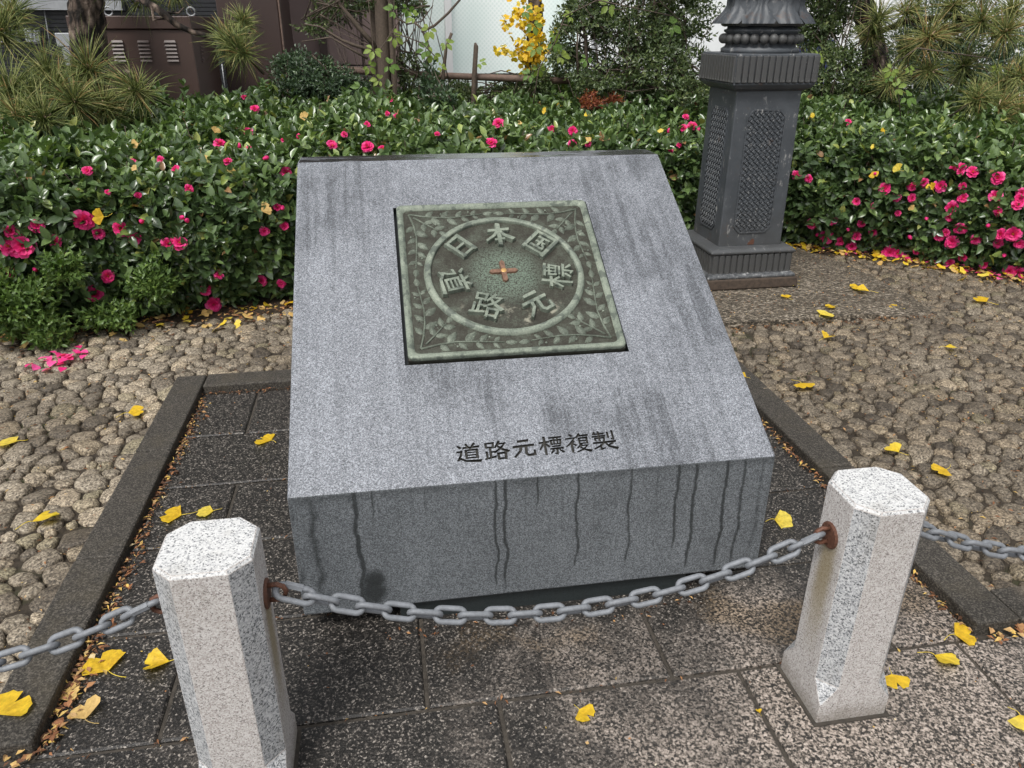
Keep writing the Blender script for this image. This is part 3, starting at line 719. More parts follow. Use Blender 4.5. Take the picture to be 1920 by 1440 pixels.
# ------------------------------------------------------------------ monument
W2, Z0, H1, H2, D1, D2 = 0.512, 0.052, 0.348, 0.850, 0.890, 0.992
mon = empty('stone_monument', (0, 0, 0))
tag(mon, 'grey granite block with sloping face, bronze plaque and carved Japanese characters', 'monument')
prof = [(0.0, Z0), (0.0, H1), (D1, H2), (D2, H2), (D2, Z0)]
m = MB(); m.loft([[(-W2, y, z) for y, z in prof], [(W2, y, z) for y, z in prof]])
block = m.build('block', MAT['granite'], mon, bevel=0.0035, seg=2)
SL = Vector((0, D1, H2 - H1)); TS = SL.normalized(); NS = Vector((0, -TS.z, TS.y)); B0 = Vector((0, 0, H1))
def on_slope(x, s, h=0.0): return B0 + Vector((x, 0, 0)) + TS * s + NS * h
# cutters: plaque recess and the carved line of six characters
PX0, PS0, PH = -0.004, 0.5675, 0.26
cut = MB()
for zq in (0,):
    a = PH
    cut.loft([[tuple(on_slope(PX0 + sx * a, PS0 + sy * a, h)) for sx, sy in ((-1, -1), (1, -1), (1, 1), (-1, 1))] for h in (-0.022, 0.03)])
cutr = cut.build('recess_cutter', MAT['plinth'])
let = MB()
for i, ch in enumerate('道路元標複製'):
    cx = -0.147 + i * 0.0585; cs = 0.0685 + i * 0.001
    glyph_mesh(let, ch, 0.05, 0.004, -0.0052, 0.7, -0.00025, lambda x, y, z, cx=cx, cs=cs: tuple(on_slope(cx + x * 1.05, cs + y * 0.92, z)), 1.32)
letc = let.build('letter_cutter', MAT['engraving'])
for c in (cutr, letc):
    md = block.modifiers.new('cut', 'BOOLEAN'); md.operation = 'DIFFERENCE'; md.object = c; md.solver = 'EXACT'; md.use_self = True
    try: md.material_mode = 'TRANSFER'
    except Exception: pass
dg = bpy.context.evaluated_depsgraph_get()
nme = bpy.data.meshes.new_from_object(block.evaluated_get(dg))
block.modifiers.clear(); block.data = nme; nme.name = 'block'
for c in (cutr, letc): bpy.data.objects.remove(c, do_unlink=True)
MB().box(-0.31, 0.345, 0.014, 0.93, -0.002, Z0 - 0.0005).build('plinth', MAT['plinth'], mon)

# bronze plaque: local x across, y up the slope, z out of the face
PM = Matrix(((1, 0, 0, PX0), (0, TS.y, NS.y, 0), (0, TS.z, NS.z, 0), (0, 0, 0, 1)))
pc = on_slope(PX0, PS0 - 0.003)
PM.translation = (pc.x, pc.y, pc.z)
pl = MB(); pl.box(-0.252, 0.252, -0.252, 0.252, -0.0215, 0.0105)
plaque = pl.build('plaque', MAT['bronze_field'], mon, bevel=0.003)
plaque.matrix_local = PM
tag(plaque, 'green patinated bronze plaque with seven raised characters in a ring')
PZ = 0.0105
rim = MB()
pr_ = [(0.252, PZ - 0.004), (0.2525, PZ + 0.0045), (0.2505, PZ + 0.0075), (0.2415, PZ + 0.0075), (0.239, PZ + 0.0035), (0.2365, PZ + 0.0025), (0.2355, PZ - 0.001)]
def rsq(a, z, k=5):
    r_ = 0.012; out = []
    for cx, cy, a0 in ((1, 1, 0), (-1, 1, 90), (-1, -1, 180), (1, -1, 270)):
        for j in range(k): q = R(a0 + 90 * j / (k - 1)); out.append(((a - r_) * cx + r_ * math.cos(q), (a - r_) * cy + r_ * math.sin(q), z))
    return out
rim.loft([rsq(a, z) for a, z in pr_], cap=False, smooth=True)
rim.build('rim', MAT['bronze_raised'], plaque)
ring = MB()
rp = [(0.1985, PZ - 0.001), (0.198, PZ + 0.003), (0.196, PZ + 0.004), (0.1945, PZ + 0.0078), (0.1835, PZ + 0.0082), (0.1815, PZ + 0.006), (0.181, PZ - 0.001)]
ring.loft([[(math.cos(q) * a, math.sin(q) * a, z) for q in [2 * math.pi * j / 96 for j in range(96)]] for a, z in rp], cap=False, smooth=True)
ring.build('ring', MAT['bronze_raised'], plaque)
CH = [('日', -0.1, 0.093, 42), ('本', 0.002, 0.130, 0), ('国', 0.103, 0.092, -44), ('道', -0.128, -0.026, -78), ('路', -0.057, -0.108, -22), ('元', 0.06, -0.107, 24), ('標', 0.127, -0.024, 80)]
for ch, cx, cy, ang in CH:
    mb = MB(); glyph_mesh(mb, ch, 0.077, 0.0, 0.0105, 0.74, 0.0002, None, 1.32)
    o = mb.build('character', MAT['bronze_raised'], plaque)
    o.location = (cx, cy, PZ - 0.0006); o.rotation_euler = (0, 0, R(ang))
cr_ = MB()
def arm(a, z):
    L, w = 0.037, 0.0078
    pts = [(0, -w), (L - 0.006, -w), (L, 0), (L - 0.006, w), (0, w)]
    rot = lambda p: (p[0] * math.cos(a) - p[1] * math.sin(a), p[0] * math.sin(a) + p[1] * math.cos(a))
    cr_.loft([[(*rot(p), -0.002) for p in pts], [(*rot((p[0] * .97, p[1] * .75)), z) for p in pts]])
for k in range(4): arm(math.pi / 2 * k + 0.03, 0.0055 + 0.0002 * k)
cross = cr_.build('cross', MAT['copper'], plaque); cross.location = (-0.002, 0.006, PZ - 0.0005)
dot = MB(); dot.lathe([(0.0075, 0.004), (0.007, 0.0066), (0.004, 0.0072), (0.0005, 0.0074)], n=16); o = dot.build('centre_dot', MAT['brass_dot'], plaque); o.location = (-0.002, 0.006, PZ - 0.0005)
# laurel-like sprigs growing out of the four corners
def relief_leaf():
    V, Fs = [], []
    ky, kx = 7, 5
    for j in range(ky):
        t = j / (ky - 1); w = math.sin(math.pi * min(1, t * 0.97 + 0.03) ** 0.8) * 0.5
        for i in range(kx):
            u = (i / (kx - 1) - 0.5) * 2
            sr = 1 + 0.12 * (j % 2) * (abs(u) == 1)
            V.append((u * w * sr, t, 0.16 * (1 - abs(u) ** 1.5) * math.sin(math.pi * t) ** 0.5 - (0.06 if i == 2 else 0) * math.sin(math.pi * t) - 0.005))
    for j in range(ky - 1):
        for i in range(kx - 1): a = j * kx + i; Fs.append((a, a + 1, a + kx + 1, a + kx))
    mb = MB(); mb.add(V, Fs, True); return mb.mesh('relief_leaf', [MAT['bronze_leaf']])
RL = relief_leaf()
BR = MB().lathe([(0.0028, -0.001), (0.0026, 0.0014), (0.0016, 0.0026), (0.0003, 0.003)], n=10).mesh('berry', [MAT['bronze_raised']])
def sprig(pts, leaves, berries, rot):
    cs, sn = math.cos(rot), math.sin(rot)
    tr = lambda p: Vector((p[0] * cs - p[1] * sn, p[0] * sn + p[1] * cs))
    P = [tr(p) for p in pts]
    st = MB(); st.tube([(p.x, p.y, PZ + 0.0004) for p in P], [0.0028 - 0.0012 * i / (len(P) - 1) for i in range(len(P))], 6)
    st.build('stem', MAT['bronze_leaf'], plaque)
    def pos(t):
        f = t * (len(P) - 1); i = min(int(f), len(P) - 2); return P[i].lerp(P[i + 1], f - i), (P[i + 1] - P[i]).normalized()
    for t, side, L in leaves:
        p, d = pos(t); a = math.atan2(d.y, d.x) + side * R(48 if side else 0)
        q = Vector((math.cos(a), math.sin(a), 0))
        inst('leaf', RL, plaque, frame((p.x + q.x * 0.003, p.y + q.y * 0.003, PZ - 0.0002 + random.uniform(0, 0.0004)), q, (0, 0, 1), L * 0.56, L * 1.1, L * 1.35))
    for t, side in berries:
        p, d = pos(t); nn = Vector((-d.y, d.x)) * side; b = p + nn * 0.014 + d * 0.008
        inst('berry', BR, plaque, Matrix.Translation((b.x, b.y, PZ)))
        st2 = MB(); st2.tube([(p.x, p.y, PZ + 0.0002), (b.x, b.y, PZ + 0.0002)], 0.0006, 5); st2.build('berry_stalk', MAT['bronze_leaf'], plaque)
for k in range(4):
    ro = math.pi / 2 * k
    # along the lower edge from the lower-left corner, and up the left edge (mirrored), plus the short diagonal twig
    sprig([(-0.222, -0.222), (-0.18, -0.212), (-0.14, -0.207), (-0.1, -0.209), (-0.06, -0.213), (-0.03, -0.2155)],
          [(0.2, -1, .027), (0.3, 1, .034), (0.42, -1, .026), (0.5, 1, .033), (0.62, -1, .025), (0.66, 1, .026), (0.82, -1, .02), (0.84, 1, .018), (1.0, 0, .026)], [(0.36, -1), (0.56, 1), (0.74, 1)], ro)
    sprig([(-0.222, -0.222), (-0.213, -0.185), (-0.207, -0.145), (-0.206, -0.105), (-0.211, -0.065), (-0.2155, -0.032)],
          [(0.22, 1, .026), (0.3, -1, .034), (0.42, 1, .027), (0.5, -1, .033), (0.62, 1, .025), (0.68, -1, .026), (0.82, 1, .02), (0.84, -1, .018), (1.0, 0, .025)], [(0.38, 1), (0.55, -1), (0.76, 1)], ro)
    sprig([(-0.21, -0.21), (-0.19, -0.188), (-0.172, -0.166), (-0.158, -0.15)],
          [(0.35, 1, .026), (0.35, -1, .026), (0.75, 1, .027), (0.75, -1, .027), (1.0, 0, .025)], [(0.6, 1)], ro)

# ------------------------------------------------------------------ bollards and chain
BHW, BCH = 0.0705, 0.031
def bollard(name, x, y, h, label, sides):
    t = empty(name, (x, y, 0))
    tag(t, label, 'bollard', 'granite bollards holding the chain')
    a, c = BHW, BCH
    def oct_(c_, z, a_=a): return [(-a_ + c_, -a_, z), (a_ - c_, -a_, z), (a_, -a_ + c_, z), (a_, a_ - c_, z), (a_ - c_, a_, z), (-a_ + c_, a_, z), (-a_, a_ - c_, z), (-a_, -a_ + c_, z)]
    m = MB()
    e = 0.0015
    rings = [oct_(e, -0.04), oct_(e, 0.045), oct_(c, 0.085), oct_(c, h - 0.006), [(p[0] * 0.945, p[1] * 0.945, h) for p in oct_(c, h)]]
    n_ = 8; V = [p for r_ in rings for p in r_]
    for i in range(len(rings) - 1):
        for j in range(n_):
            A = i * n_ + j; B = i * n_ + (j + 1) % n_
            m.add([V[A], V[B], V[B + n_], V[A + n_]], [(0, 1, 2, 3)], mi=2 if j % 2 == 1 and i < 3 else (1 if i == 3 else 0))
    m.add(rings[-1], [tuple(range(8))], mi=1)
    me = m.mesh('shaft', [MAT['bollard_hammered'], MAT['bollard_smooth'], MAT['bollard_chamfer']])
    bm = bmesh.new(); bm.from_mesh(me); bmesh.ops.remove_doubles(bm, verts=bm.verts, dist=1e-5); bmesh.ops.recalc_face_normals(bm, faces=bm.faces)
    bmesh.ops.bevel(bm, geom=[e_ for e_ in bm.edges if len(e_.link_faces) == 2], offset=0.0022, segments=2, profile=0.5, affect='EDGES', clamp_overlap=True)
    bm.to_mesh(me); bm.free()
    link(bpy.data.objects.new('shaft', me), t)
    jw = a + 0.007
    MB().box(-jw, jw, -jw, jw, -0.02, 0.0032).build('base_joint', MAT['joint'], t)
    for sx in sides:
        pm = MB(); pm.loft([[(sx * (a - 0.001 + q), 0.004 + math.cos(k) * r_ , 0.378 + math.sin(k) * r_) for k in [2 * math.pi * j / 20 for j in range(20)]] for q, r_ in ((0, 0.0245), (0.004, 0.0245), (0.0055, 0.022))])
        plate = pm.build('eye_plate', MAT['rust'], t)
        rg = MB(); pts = [(sx * (a + 0.003), 0.004, 0.393), (sx * (a + 0.018), 0.004, 0.394), (sx * (a + 0.027), 0.004, 0.389), (sx * (a + 0.031), 0.004, 0.379), (sx * (a + 0.027), 0.004, 0.369), (sx * (a + 0.018), 0.004, 0.364), (sx * (a + 0.003), 0.004, 0.365)]
        rg.tube(pts, 0.0042, 8); rg.build('eye_ring', MAT['rust'], plate)
    return t
BY = -0.322
BXL, BXR = -0.58, 0.52
bollard('granite_bollard', BXL, BY, 0.483, 'pale speckled granite bollard at lower left, in front of the monument', (-1, 1))
bollard('granite_bollard', BXR, BY, 0.470, 'pale speckled granite bollard at right with rust run below its eye', (-1, 1))

LK_L, LK_W, LK_R = 0.0262, 0.0115, 0.005     # half length and half width of a link's centre line, wire radius
def link_mesh():
    pts = []
    s = LK_L - LK_W
    for k in range(9): q = -math.pi / 2 + math.pi * k / 8; pts.append((s + LK_W * math.cos(q), LK_W * math.sin(q), 0))
    for k in range(9): q = math.pi / 2 + math.pi * k / 8; pts.append((-s + LK_W * math.cos(q), LK_W * math.sin(q), 0))
    rings = []
    n_ = len(pts)
    for i in range(n_):
        p = Vector(pts[i]); t = (Vector(pts[(i + 1) % n_]) - Vector(pts[i - 1])).normalized(); a = Vector((0, 0, 1)); b = t.cross(a)
        rings.append([tuple(p + (a * math.cos(q) + b * math.sin(q)) * LK_R) for q in [2 * math.pi * j / 8 for j in range(8)]])
    rings.append(rings[0])
    mb = MB(); mb.loft(rings, cap=False, smooth=True)
    me = mb.mesh('link', [MAT['zinc']])
    bm = bmesh.new(); bm.from_mesh(me); bmesh.ops.remove_doubles(bm, verts=bm.verts, dist=1e-6); bmesh.ops.recalc_face_normals(bm, faces=bm.faces); bm.to_mesh(me); bm.free()
    return me
LM = link_mesh()
SLV = MB().tube([(-0.012, 0, 0), (0.012, 0, 0)], 0.0065, 6, smooth=False).mesh('sleeve', [MAT['zinc']])
def chain(label, A, B, sag):
    A, B = Vector(A), Vector(B)
    t = empty('chain', ((A + B) / 2 + Vector((0, 0, -sag))))
    tag(t, label, 'chain', 'galvanised chains between the bollards')
    N = 400; C = [A.lerp(B, i / N) + Vector((0, 0, -4 * sag * (i / N) * (1 - i / N))) for i in range(N + 1)]
    cum = [0]
    for i in range(N): cum.append(cum[-1] + (C[i + 1] - C[i]).length)
    pitch = 2 * (LK_L - LK_R * 0.95); k = max(1, round((cum[-1] - 0.004) / pitch)); step = cum[-1] / k
    def P(s):
        i = min(range(N), key=lambda q: abs(cum[q] - s)) if False else max(0, min(N - 1, int(np.searchsorted(cum, s)) - 1))
        f = (s - cum[i]) / max(1e-9, cum[i + 1] - cum[i]); return C[i].lerp(C[i + 1], f)
    o0 = t.location
    for i in range(k):
        c = P((i + 0.5) * step); d = (P(min(cum[-1], (i + 0.5) * step + 0.01)) - P(max(0, (i + 0.5) * step - 0.01))).normalized()
        q = d.to_track_quat('X', 'Z').to_matrix().to_4x4()
        roll = R(38 if i % 2 == 0 else -52) + random.uniform(-0.09, 0.09)
        M = Matrix.Translation(c - o0) @ q @ Matrix.Rotation(roll, 4, 'X') @ Matrix.Diagonal((step / pitch * (1.18 if i in (0, k - 1) else 1.0), 1, 1, 1))
        l = inst('link', LM, t, M)
        if i in (0, k - 1):
            inst('sleeve', SLV, l, Matrix.Translation(((-1 if i == 0 else 1) * 0.004, LK_W if i == 0 else -LK_W, 0)))
ze = 0.378
chain('grey steel chain hanging between the two bollards, in front of the monument', (BXL + BHW + 0.024, BY + 0.004, ze + 0.002), (BXR - BHW - 0.024, BY + 0.004, ze), 0.105)
chain('grey steel chain leaving the left bollard towards the lower left edge', (BXL - BHW - 0.024, BY + 0.004, ze + 0.004), (BXL - 1.1 + BHW + 0.024, BY + 0.004, ze), 0.105)
chain('grey steel chain leaving the right bollard towards the right edge', (BXR + BHW + 0.024, BY + 0.004, ze), (BXR + 1.1 - BHW - 0.024, BY + 0.004, ze), 0.115)
bollard('granite_bollard', BXL - 1.1, BY, 0.475, 'granite bollard beyond the left edge, holding the far end of the left chain', (1,))
bollard('granite_bollard', BXR + 1.1, BY, 0.475, 'granite bollard beyond the right edge, holding the far end of the right chain', (-1,))

# ------------------------------------------------------------------ lamp post
LX, LY = 1.425, 2.21
lamp = empty('lamp_post', (LX, LY, 0.045))
tag(lamp, 'dark grey cast iron lamp post with square woven-pattern pedestal beside the hedge', 'lamp post')
ZB = 0.045
def sq(h, z): return [(-h, -h, z - ZB), (h, -h, z - ZB), (h, h, z - ZB), (-h, h, z - ZB)]
base = MB(); base.loft([sq(0.238, 0.047), sq(0.234, 0.095)]); base.build('plinth', MAT['lamp_base'], lamp, bevel=0.006)
fl = MB(); fl.loft([sq(0.224, 0.094), sq(0.224, 0.108), sq(0.205, 0.12)]); fl.build('flange', MAT['ledge'], lamp, bevel=0.005)
lower = MB(); lower.loft([sq(0.2, 0.115), sq(0.2, 0.21)]); lb = lower.build('ribbed_foot', MAT['lamp'], lamp)
led = MB(); led.loft([sq(0.206, 0.208), sq(0.213, 0.214), sq(0.213, 0.224), sq(0.2, 0.235), sq(0.165, 0.24)]); led.build('ledge', MAT['lamp'], lamp, bevel=0.004)
shf = MB(); shf.loft([sq(0.159, 0.235), sq(0.153, 0.945)]); shaft = shf.build('pedestal', MAT['lamp'], lamp, bevel=0.006)
cp = MB(); cp.loft([sq(0.155, 0.93), sq(0.176, 0.942), sq(0.19, 0.958), sq(0.19, 0.966)]); cp.build('moulding', MAT['lamp'], lamp, bevel=0.003)
cap = MB(); cap.loft([sq(0.188, 0.964), sq(0.191, 1.078), sq(0.188, 1.083)]); capo = cap.build('ribbed_cap', MAT['lamp'], lamp, bevel=0.002)
def rib_mesh(w, h, d):
    mb = MB(); mb.box(-w / 2, w / 2, -d, 0.003, 0, h); me = mb.mesh('rib', [MAT['lamp']])
    bm = bmesh.new(); bm.from_mesh(me); bmesh.ops.bevel(bm, geom=list(bm.edges), offset=0.003, segments=2, profile=0.5, affect='EDGES'); bmesh.ops.recalc_face_normals(bm, faces=bm.faces); bm.to_mesh(me); bm.free(); return me
def ribs(parent, half, z, h, n_, d):
    me = rib_mesh(2 * half / n_ * 0.78, h, d)
    for s in range(4):
        for i in range(n_):
            x = -half + (i + 0.5) * 2 * half / n_
            M = Matrix.Rotation(s * math.pi / 2, 4, 'Z') @ Matrix.Translation((x, -half, z - ZB))
            inst('rib', me, parent, M)
ribs(capo, 0.19, 0.967, 0.108, 13, 0.009)
ribs(lb, 0.2, 0.117, 0.09, 13, 0.008)
# sunk panels with a basket weave
PW, PZ0, PZ1 = 0.094, 0.30, 0.855
def panel_outline(a, z0, z1, k):
    return [(-a + k, z0), (a - k, z0), (a - k * 0.45, z0 + k * 0.5), (a, z0 + k), (a, z1 - k), (a - k * 0.45, z1 - k * 0.5), (a - k, z1), (-a + k, z1), (-a + k * 0.45, z1 - k * 0.5), (-a, z1 - k), (-a, z0 + k), (-a + k * 0.45, z0 + k * 0.5)]
def inside(u, w, m_=0.008):
    a = PW - m_
    if abs(u) > a or w < PZ0 + m_ or w > PZ1 - m_: return False
    k = 0.03
    return (a - abs(u)) + min(w - PZ0 - m_, PZ1 - m_ - w) > k * 0.75
fr = MB()
o1, o2 = panel_outline(PW, PZ0, PZ1, 0.03), panel_outline(PW - 0.007, PZ0 + 0.007, PZ1 - 0.007, 0.028)
fr.loft([[(u, 0.004, w - ZB) for u, w in o1], [(u * 0.992, -0.005, w - ZB) for u, w in o1], [(u, -0.005, w - ZB) for u, w in o2], [(u, 0.003, w - ZB) for u, w in o2]], cap=False)
frm = fr.mesh('panel_frame', [MAT['lamp']])
wv = MB(); a_ = 0.0185
c45 = math.sqrt(0.5)
for i in range(-30, 60):
    for j in range(-40, 40):
        pu, pv = (i + 0.5) * a_, (j + 0.5) * a_
        u = (pu - pv) * c45; w = 0.2 + (pu + pv) * c45
        if not inside(u, w): continue
        along = (i + j) % 2 == 0
        d1 = (c45, c45) if along else (-c45, c45); d2 = (-d1[1], d1[0]); L, B = a_ * 0.74, a_ * 0.40
        cu, cw = u, w
        pts = []
        for sx, sy, hh in ((-1, -1, 0), (1, -1, 0), (1, 1, 0), (-1, 1, 0), (-0.5, -0.6, 1), (0.5, -0.6, 1), (0.5, 0.6, 1), (-0.5, 0.6, 1)):
            pts.append((cu + d1[0] * sx * L + d2[0] * sy * B, 0.003 - 0.0085 * hh, cw + d1[1] * sx * L + d2[1] * sy * B - ZB))
        wv.add(pts, [(4, 5, 6, 7), (0, 1, 5, 4), (1, 2, 6, 5), (2, 3, 7, 6), (3, 0, 4, 7)])
wvm = wv.mesh('woven_relief', [MAT['lamp']])
for s in range(4):
    tilt = math.atan2(0.006, 0.71)
    M = Matrix.Rotation(s * math.pi / 2, 4, 'Z') @ Matrix.Translation((0, -0.1585, 0.235 - ZB)) @ Matrix.Rotation(-tilt, 4, 'X') @ Matrix.Translation((0, 0, -(0.235 - ZB)))
    p = inst('panel_frame', frm, lamp, M)
    q = inst('woven_relief', wvm, p); tag(q, kind='stuff')
rs = MB(); rs.add([(-0.012, 0, 0), (0.018, 0, 0.001), (0.02, 0, 0.02), (0.012, 0, 0.03), (0.004, 0, 0.026), (-0.004, 0, 0.016), (-0.014, 0, 0.008)], [tuple(range(7))])
o = rs.build('rust_patch', MAT['rust'], lamp); o.location = (0.0, -0.1605, 0.243 - ZB)
nk = MB(); nk.lathe([(0.17, 1.08), (0.17, 1.1), (0.155, 1.108), (0.15, 1.12), (0.15, 1.16), (0.164, 1.168), (0.164, 1.176), (0.152, 1.18), (0.15, 1.19)], n=48)
for i, v_ in enumerate(nk.v): nk.v[i] = (v_[0], v_[1], v_[2] - ZB)
nko = nk.build('collar', MAT['lamp'], lamp)
bd = bmesh.new(); bmesh.ops.create_uvsphere(bd, u_segments=12, v_segments=8, radius=0.0215); bdm = bpy.data.meshes.new('bead'); bd.to_mesh(bdm); bd.free(); bdm.materials.append(MAT['lamp'])
bdm.polygons.foreach_set('use_smooth', [True] * len(bdm.polygons))
for k in range(26):
    q = 2 * math.pi * k / 26; inst('bead', bdm, nko, Matrix.Translation((math.cos(q) * 0.163, math.sin(q) * 0.163, 1.14 - ZB)))
bell = MB()
bp = [(0.17, 1.19), (0.176, 1.196), (0.175, 1.206), (0.164, 1.222), (0.152, 1.25), (0.144, 1.29), (0.138, 1.36), (0.135, 1.5), (0.12, 1.62), (0.1, 1.66), (0.085, 1.7), (0.075, 2.6), (0.07, 3.2)]
bell.lathe([(r_, z - ZB) for r_, z in bp], n=64, mod=lambda q, z: 1 + 0.022 * math.cos(16 * q) * (1 if z < 1.5 else 0.0))
bo = bell.build('shaft', MAT['lamp'], lamp)
def acanthus():
    V, Fs = [], []; ky, kx = 15, 13
    for j in range(ky):
        t = j / (ky - 1); z = 1.20 + 0.34 * t
        rb = np.interp(z, [p[1] for p in bp], [p[0] for p in bp])
        w = 0.31 * (1.12 - 0.5 * t) * (1 + 0.3 * math.sin(t * math.pi * 7)) * (1 if t < 0.85 else (1 - t) / 0.15 * 0.7 + 0.3)
        for i in range(kx):
            u = (i / (kx - 1) - 0.5) * 2; q = u * w
            rr = rb + 0.006 + 0.014 * (1 - abs(u) ** 2) * (1 + 0.5 * math.sin(t * 21)) + 0.012 * math.exp(-(u / 0.13) ** 2) - 0.010 * abs(math.sin(u * 6 - t * 3)) + 0.03 * max(0, t - 0.8) * 5 * (1 - u * u) + 0.016 * max(0, 0.12 - t) * 8
            V.append((rr * math.sin(q), -rr * math.cos(q), z - ZB))
    for j in range(ky - 1):
        for i in range(kx - 1): a = j * kx + i; Fs.append((a, a + 1, a + kx + 1, a + kx))
    mb = MB(); mb.add(V, Fs, True); return mb.mesh('acanthus_leaf', [MAT['lamp']])
AC = acanthus()
for k in range(8): inst('acanthus_leaf', AC, bo, Matrix.Rotation(2 * math.pi * (k + 0.3) / 8, 4, 'Z'))
scl = bmesh.new(); bmesh.ops.create_uvsphere(scl, u_segments=14, v_segments=8, radius=1.0); sm_ = bpy.data.meshes.new('scroll'); scl.to_mesh(sm_); scl.free(); sm_.materials.append(MAT['lamp']); sm_.polygons.foreach_set('use_smooth', [True] * len(sm_.polygons))
for k in range(8):
    q = 2 * math.pi * (k + 0.8) / 8
    inst('scroll', sm_, bo, Matrix.Rotation(q, 4, 'Z') @ Matrix.Translation((0, -0.152, 1.335 - ZB)) @ Matrix.Diagonal((0.022, 0.016, 0.03, 1)))
    inst('scroll', sm_, bo, Matrix.Rotation(q, 4, 'Z') @ Matrix.Translation((0, -0.165, 1.205 - ZB)) @ Matrix.Diagonal((0.044, 0.018, 0.018, 1)))

# ------------------------------------------------------------------ leaves in bulk
def leaf_tpl(kind):
    if kind == 'camellia':     # broad, folded along the midrib, drooping tip
        w = [(0, 0.06), (0.18, 0.34), (0.45, 0.5), (0.75, 0.36), (1.0, 0.03)]
        V = []; Fs = []
        for t, a in w:
            dz = -0.16 * t * t
            V += [(-a, t, dz + a * 0.3), (0, t, dz), (a, t, dz + a * 0.3)]
        for j in range(4):
            for i in range(2): a = j * 3 + i; Fs.append((a, a + 1, a + 4, a + 3))
        return np.array(V, float), np.array(Fs)
    if kind == 'small':
        V = [(0, 0, 0), (0.5, 0.5, 0.12), (0, 1, -0.08), (-0.5, 0.5, 0.12), (0, 0.5, 0.0)]
        return np.array(V, float), np.array([(0, 1, 4, 4), (1, 2, 4, 4), (2, 3, 4, 4), (3, 0, 4, 4)])
    if kind == 'fan':          # ginkgo
        V = [(0, 0, 0)]; k = 7
        for i in range(k):
            q = R(-62 + 124 * i / (k - 1)); rr = (0.72, 0.95, 1.0, 0.78, 1.0, 0.95, 0.72)[i]
            V.append((math.sin(q) * rr, math.cos(q) * rr, 0.1 * math.sin(i * 2.1)))
        return np.array(V, float), np.array([(0, i + 1, i + 2, i + 2) for i in range(k - 1)])
def leaf_mesh_np(name, tpl, P, D, N, L, W, rnd, mat, smooth=True):
    V0, F0 = tpl; n_ = len(P)
    D = nrm(D); S_ = nrm(np.cross(D, N)); N2 = np.cross(S_, D)
    V = P[:, None, :] + V0[None, :, 0:1] * W[:, None, None] * S_[:, None, :] + V0[None, :, 1:2] * L[:, None, None] * D[:, None, :] + V0[None, :, 2:3] * L[:, None, None] * N2[:, None, :]
    k = len(V0); Fq = (F0[None] + (np.arange(n_) * k)[:, None, None]).reshape(-1, F0.shape[1])
    tri = F0[:, 2] == F0[:, 3]
    if tri.all(): Fq = Fq[:, :3]
    return mesh_np(name, V.reshape(-1, 3), Fq, smooth, np.repeat(rnd, k), [mat])
def rand_dirs(n_, rng=RNG): return nrm(rng.normal(size=(n_, 3)))
def whorls(P, A, n_leaf, spread, rng=RNG):
    """sprigs at P with axis A -> leaf base points, directions and normals"""
    n_ = len(P); A = nrm(A); T = nrm(np.cross(A, rand_dirs(n_, rng))); B = np.cross(A, T)
    Ps, Ds, Ns = [], [], []
    ph = rng.uniform(0, 6.28, n_)
    for k in range(n_leaf):
        q = ph + 2.4 * k + rng.normal(0, 0.2, n_)
        rad = T * np.cos(q)[:, None] + B * np.sin(q)[:, None]
        el = spread * (0.35 + 0.65 * k / max(1, n_leaf - 1))
        el = el + rng.normal(0, 0.18, n_)
        d = A * np.cos(el)[:, None] + rad * np.sin(el)[:, None]
        nn = A * np.sin(el)[:, None] - rad * np.cos(el)[:, None]
        Ps.append(P - A * (0.012 * k)); Ds.append(d); Ns.append(nn)
    return np.concatenate(Ps), np.concatenate(Ds), np.concatenate(Ns)

# ------------------------------------------------------------------ camellia hedges
PROFILE_S = np.array([0.0, 0.3, 0.55, 0.72, 0.95, 1.6, 2.5])         # arc parameter
PROFILE_D = np.array([0.06, -0.03, -0.01, 0.10, 0.30, 0.95, 1.85])   # into the hedge
PROFILE_Z = np.array([0.03, 0.30, 0.53, 0.645, 0.69, 0.735, 0.79])
def hedge_surface(t, s):
    t = np.asarray(t, float); s = np.asarray(s, float)
    p, d = hline(t)
    dep = np.interp(s, PROFILE_S, PROFILE_D); z = np.interp(s, PROFILE_S, PROFILE_Z)
    e = 1e-3
    dd_ = np.interp(s + e, PROFILE_S, PROFILE_D) - dep; dz = np.interp(s + e, PROFILE_S, PROFILE_Z) - z
    ln = np.hypot(dd_, dz) + 1e-9
    nd, nz = -dz / ln, dd_ / ln          # outward normal in the (d, z) plane
    bump = 0.035 * np.sin(t * 3.1 + 1.7 * s) + 0.03 * np.sin(t * 7.3 - 5.1 * s + 1.0) + 0.02 * np.sin(t * 13.0 + 9.0 * s)
    P = np.stack([p[:, 0] + d[:, 0] * dep, p[:, 1] + d[:, 1] * dep, z], -1)
    N = nrm(np.stack([d[:, 0] * nd, d[:, 1] * nd, nz], -1))
    zfac = np.where(s < 0.25, s / 0.25, 1.0)
    P = P + N * (bump * zfac)[:, None]
    return P, N
TPL_C = leaf_tpl('camellia')
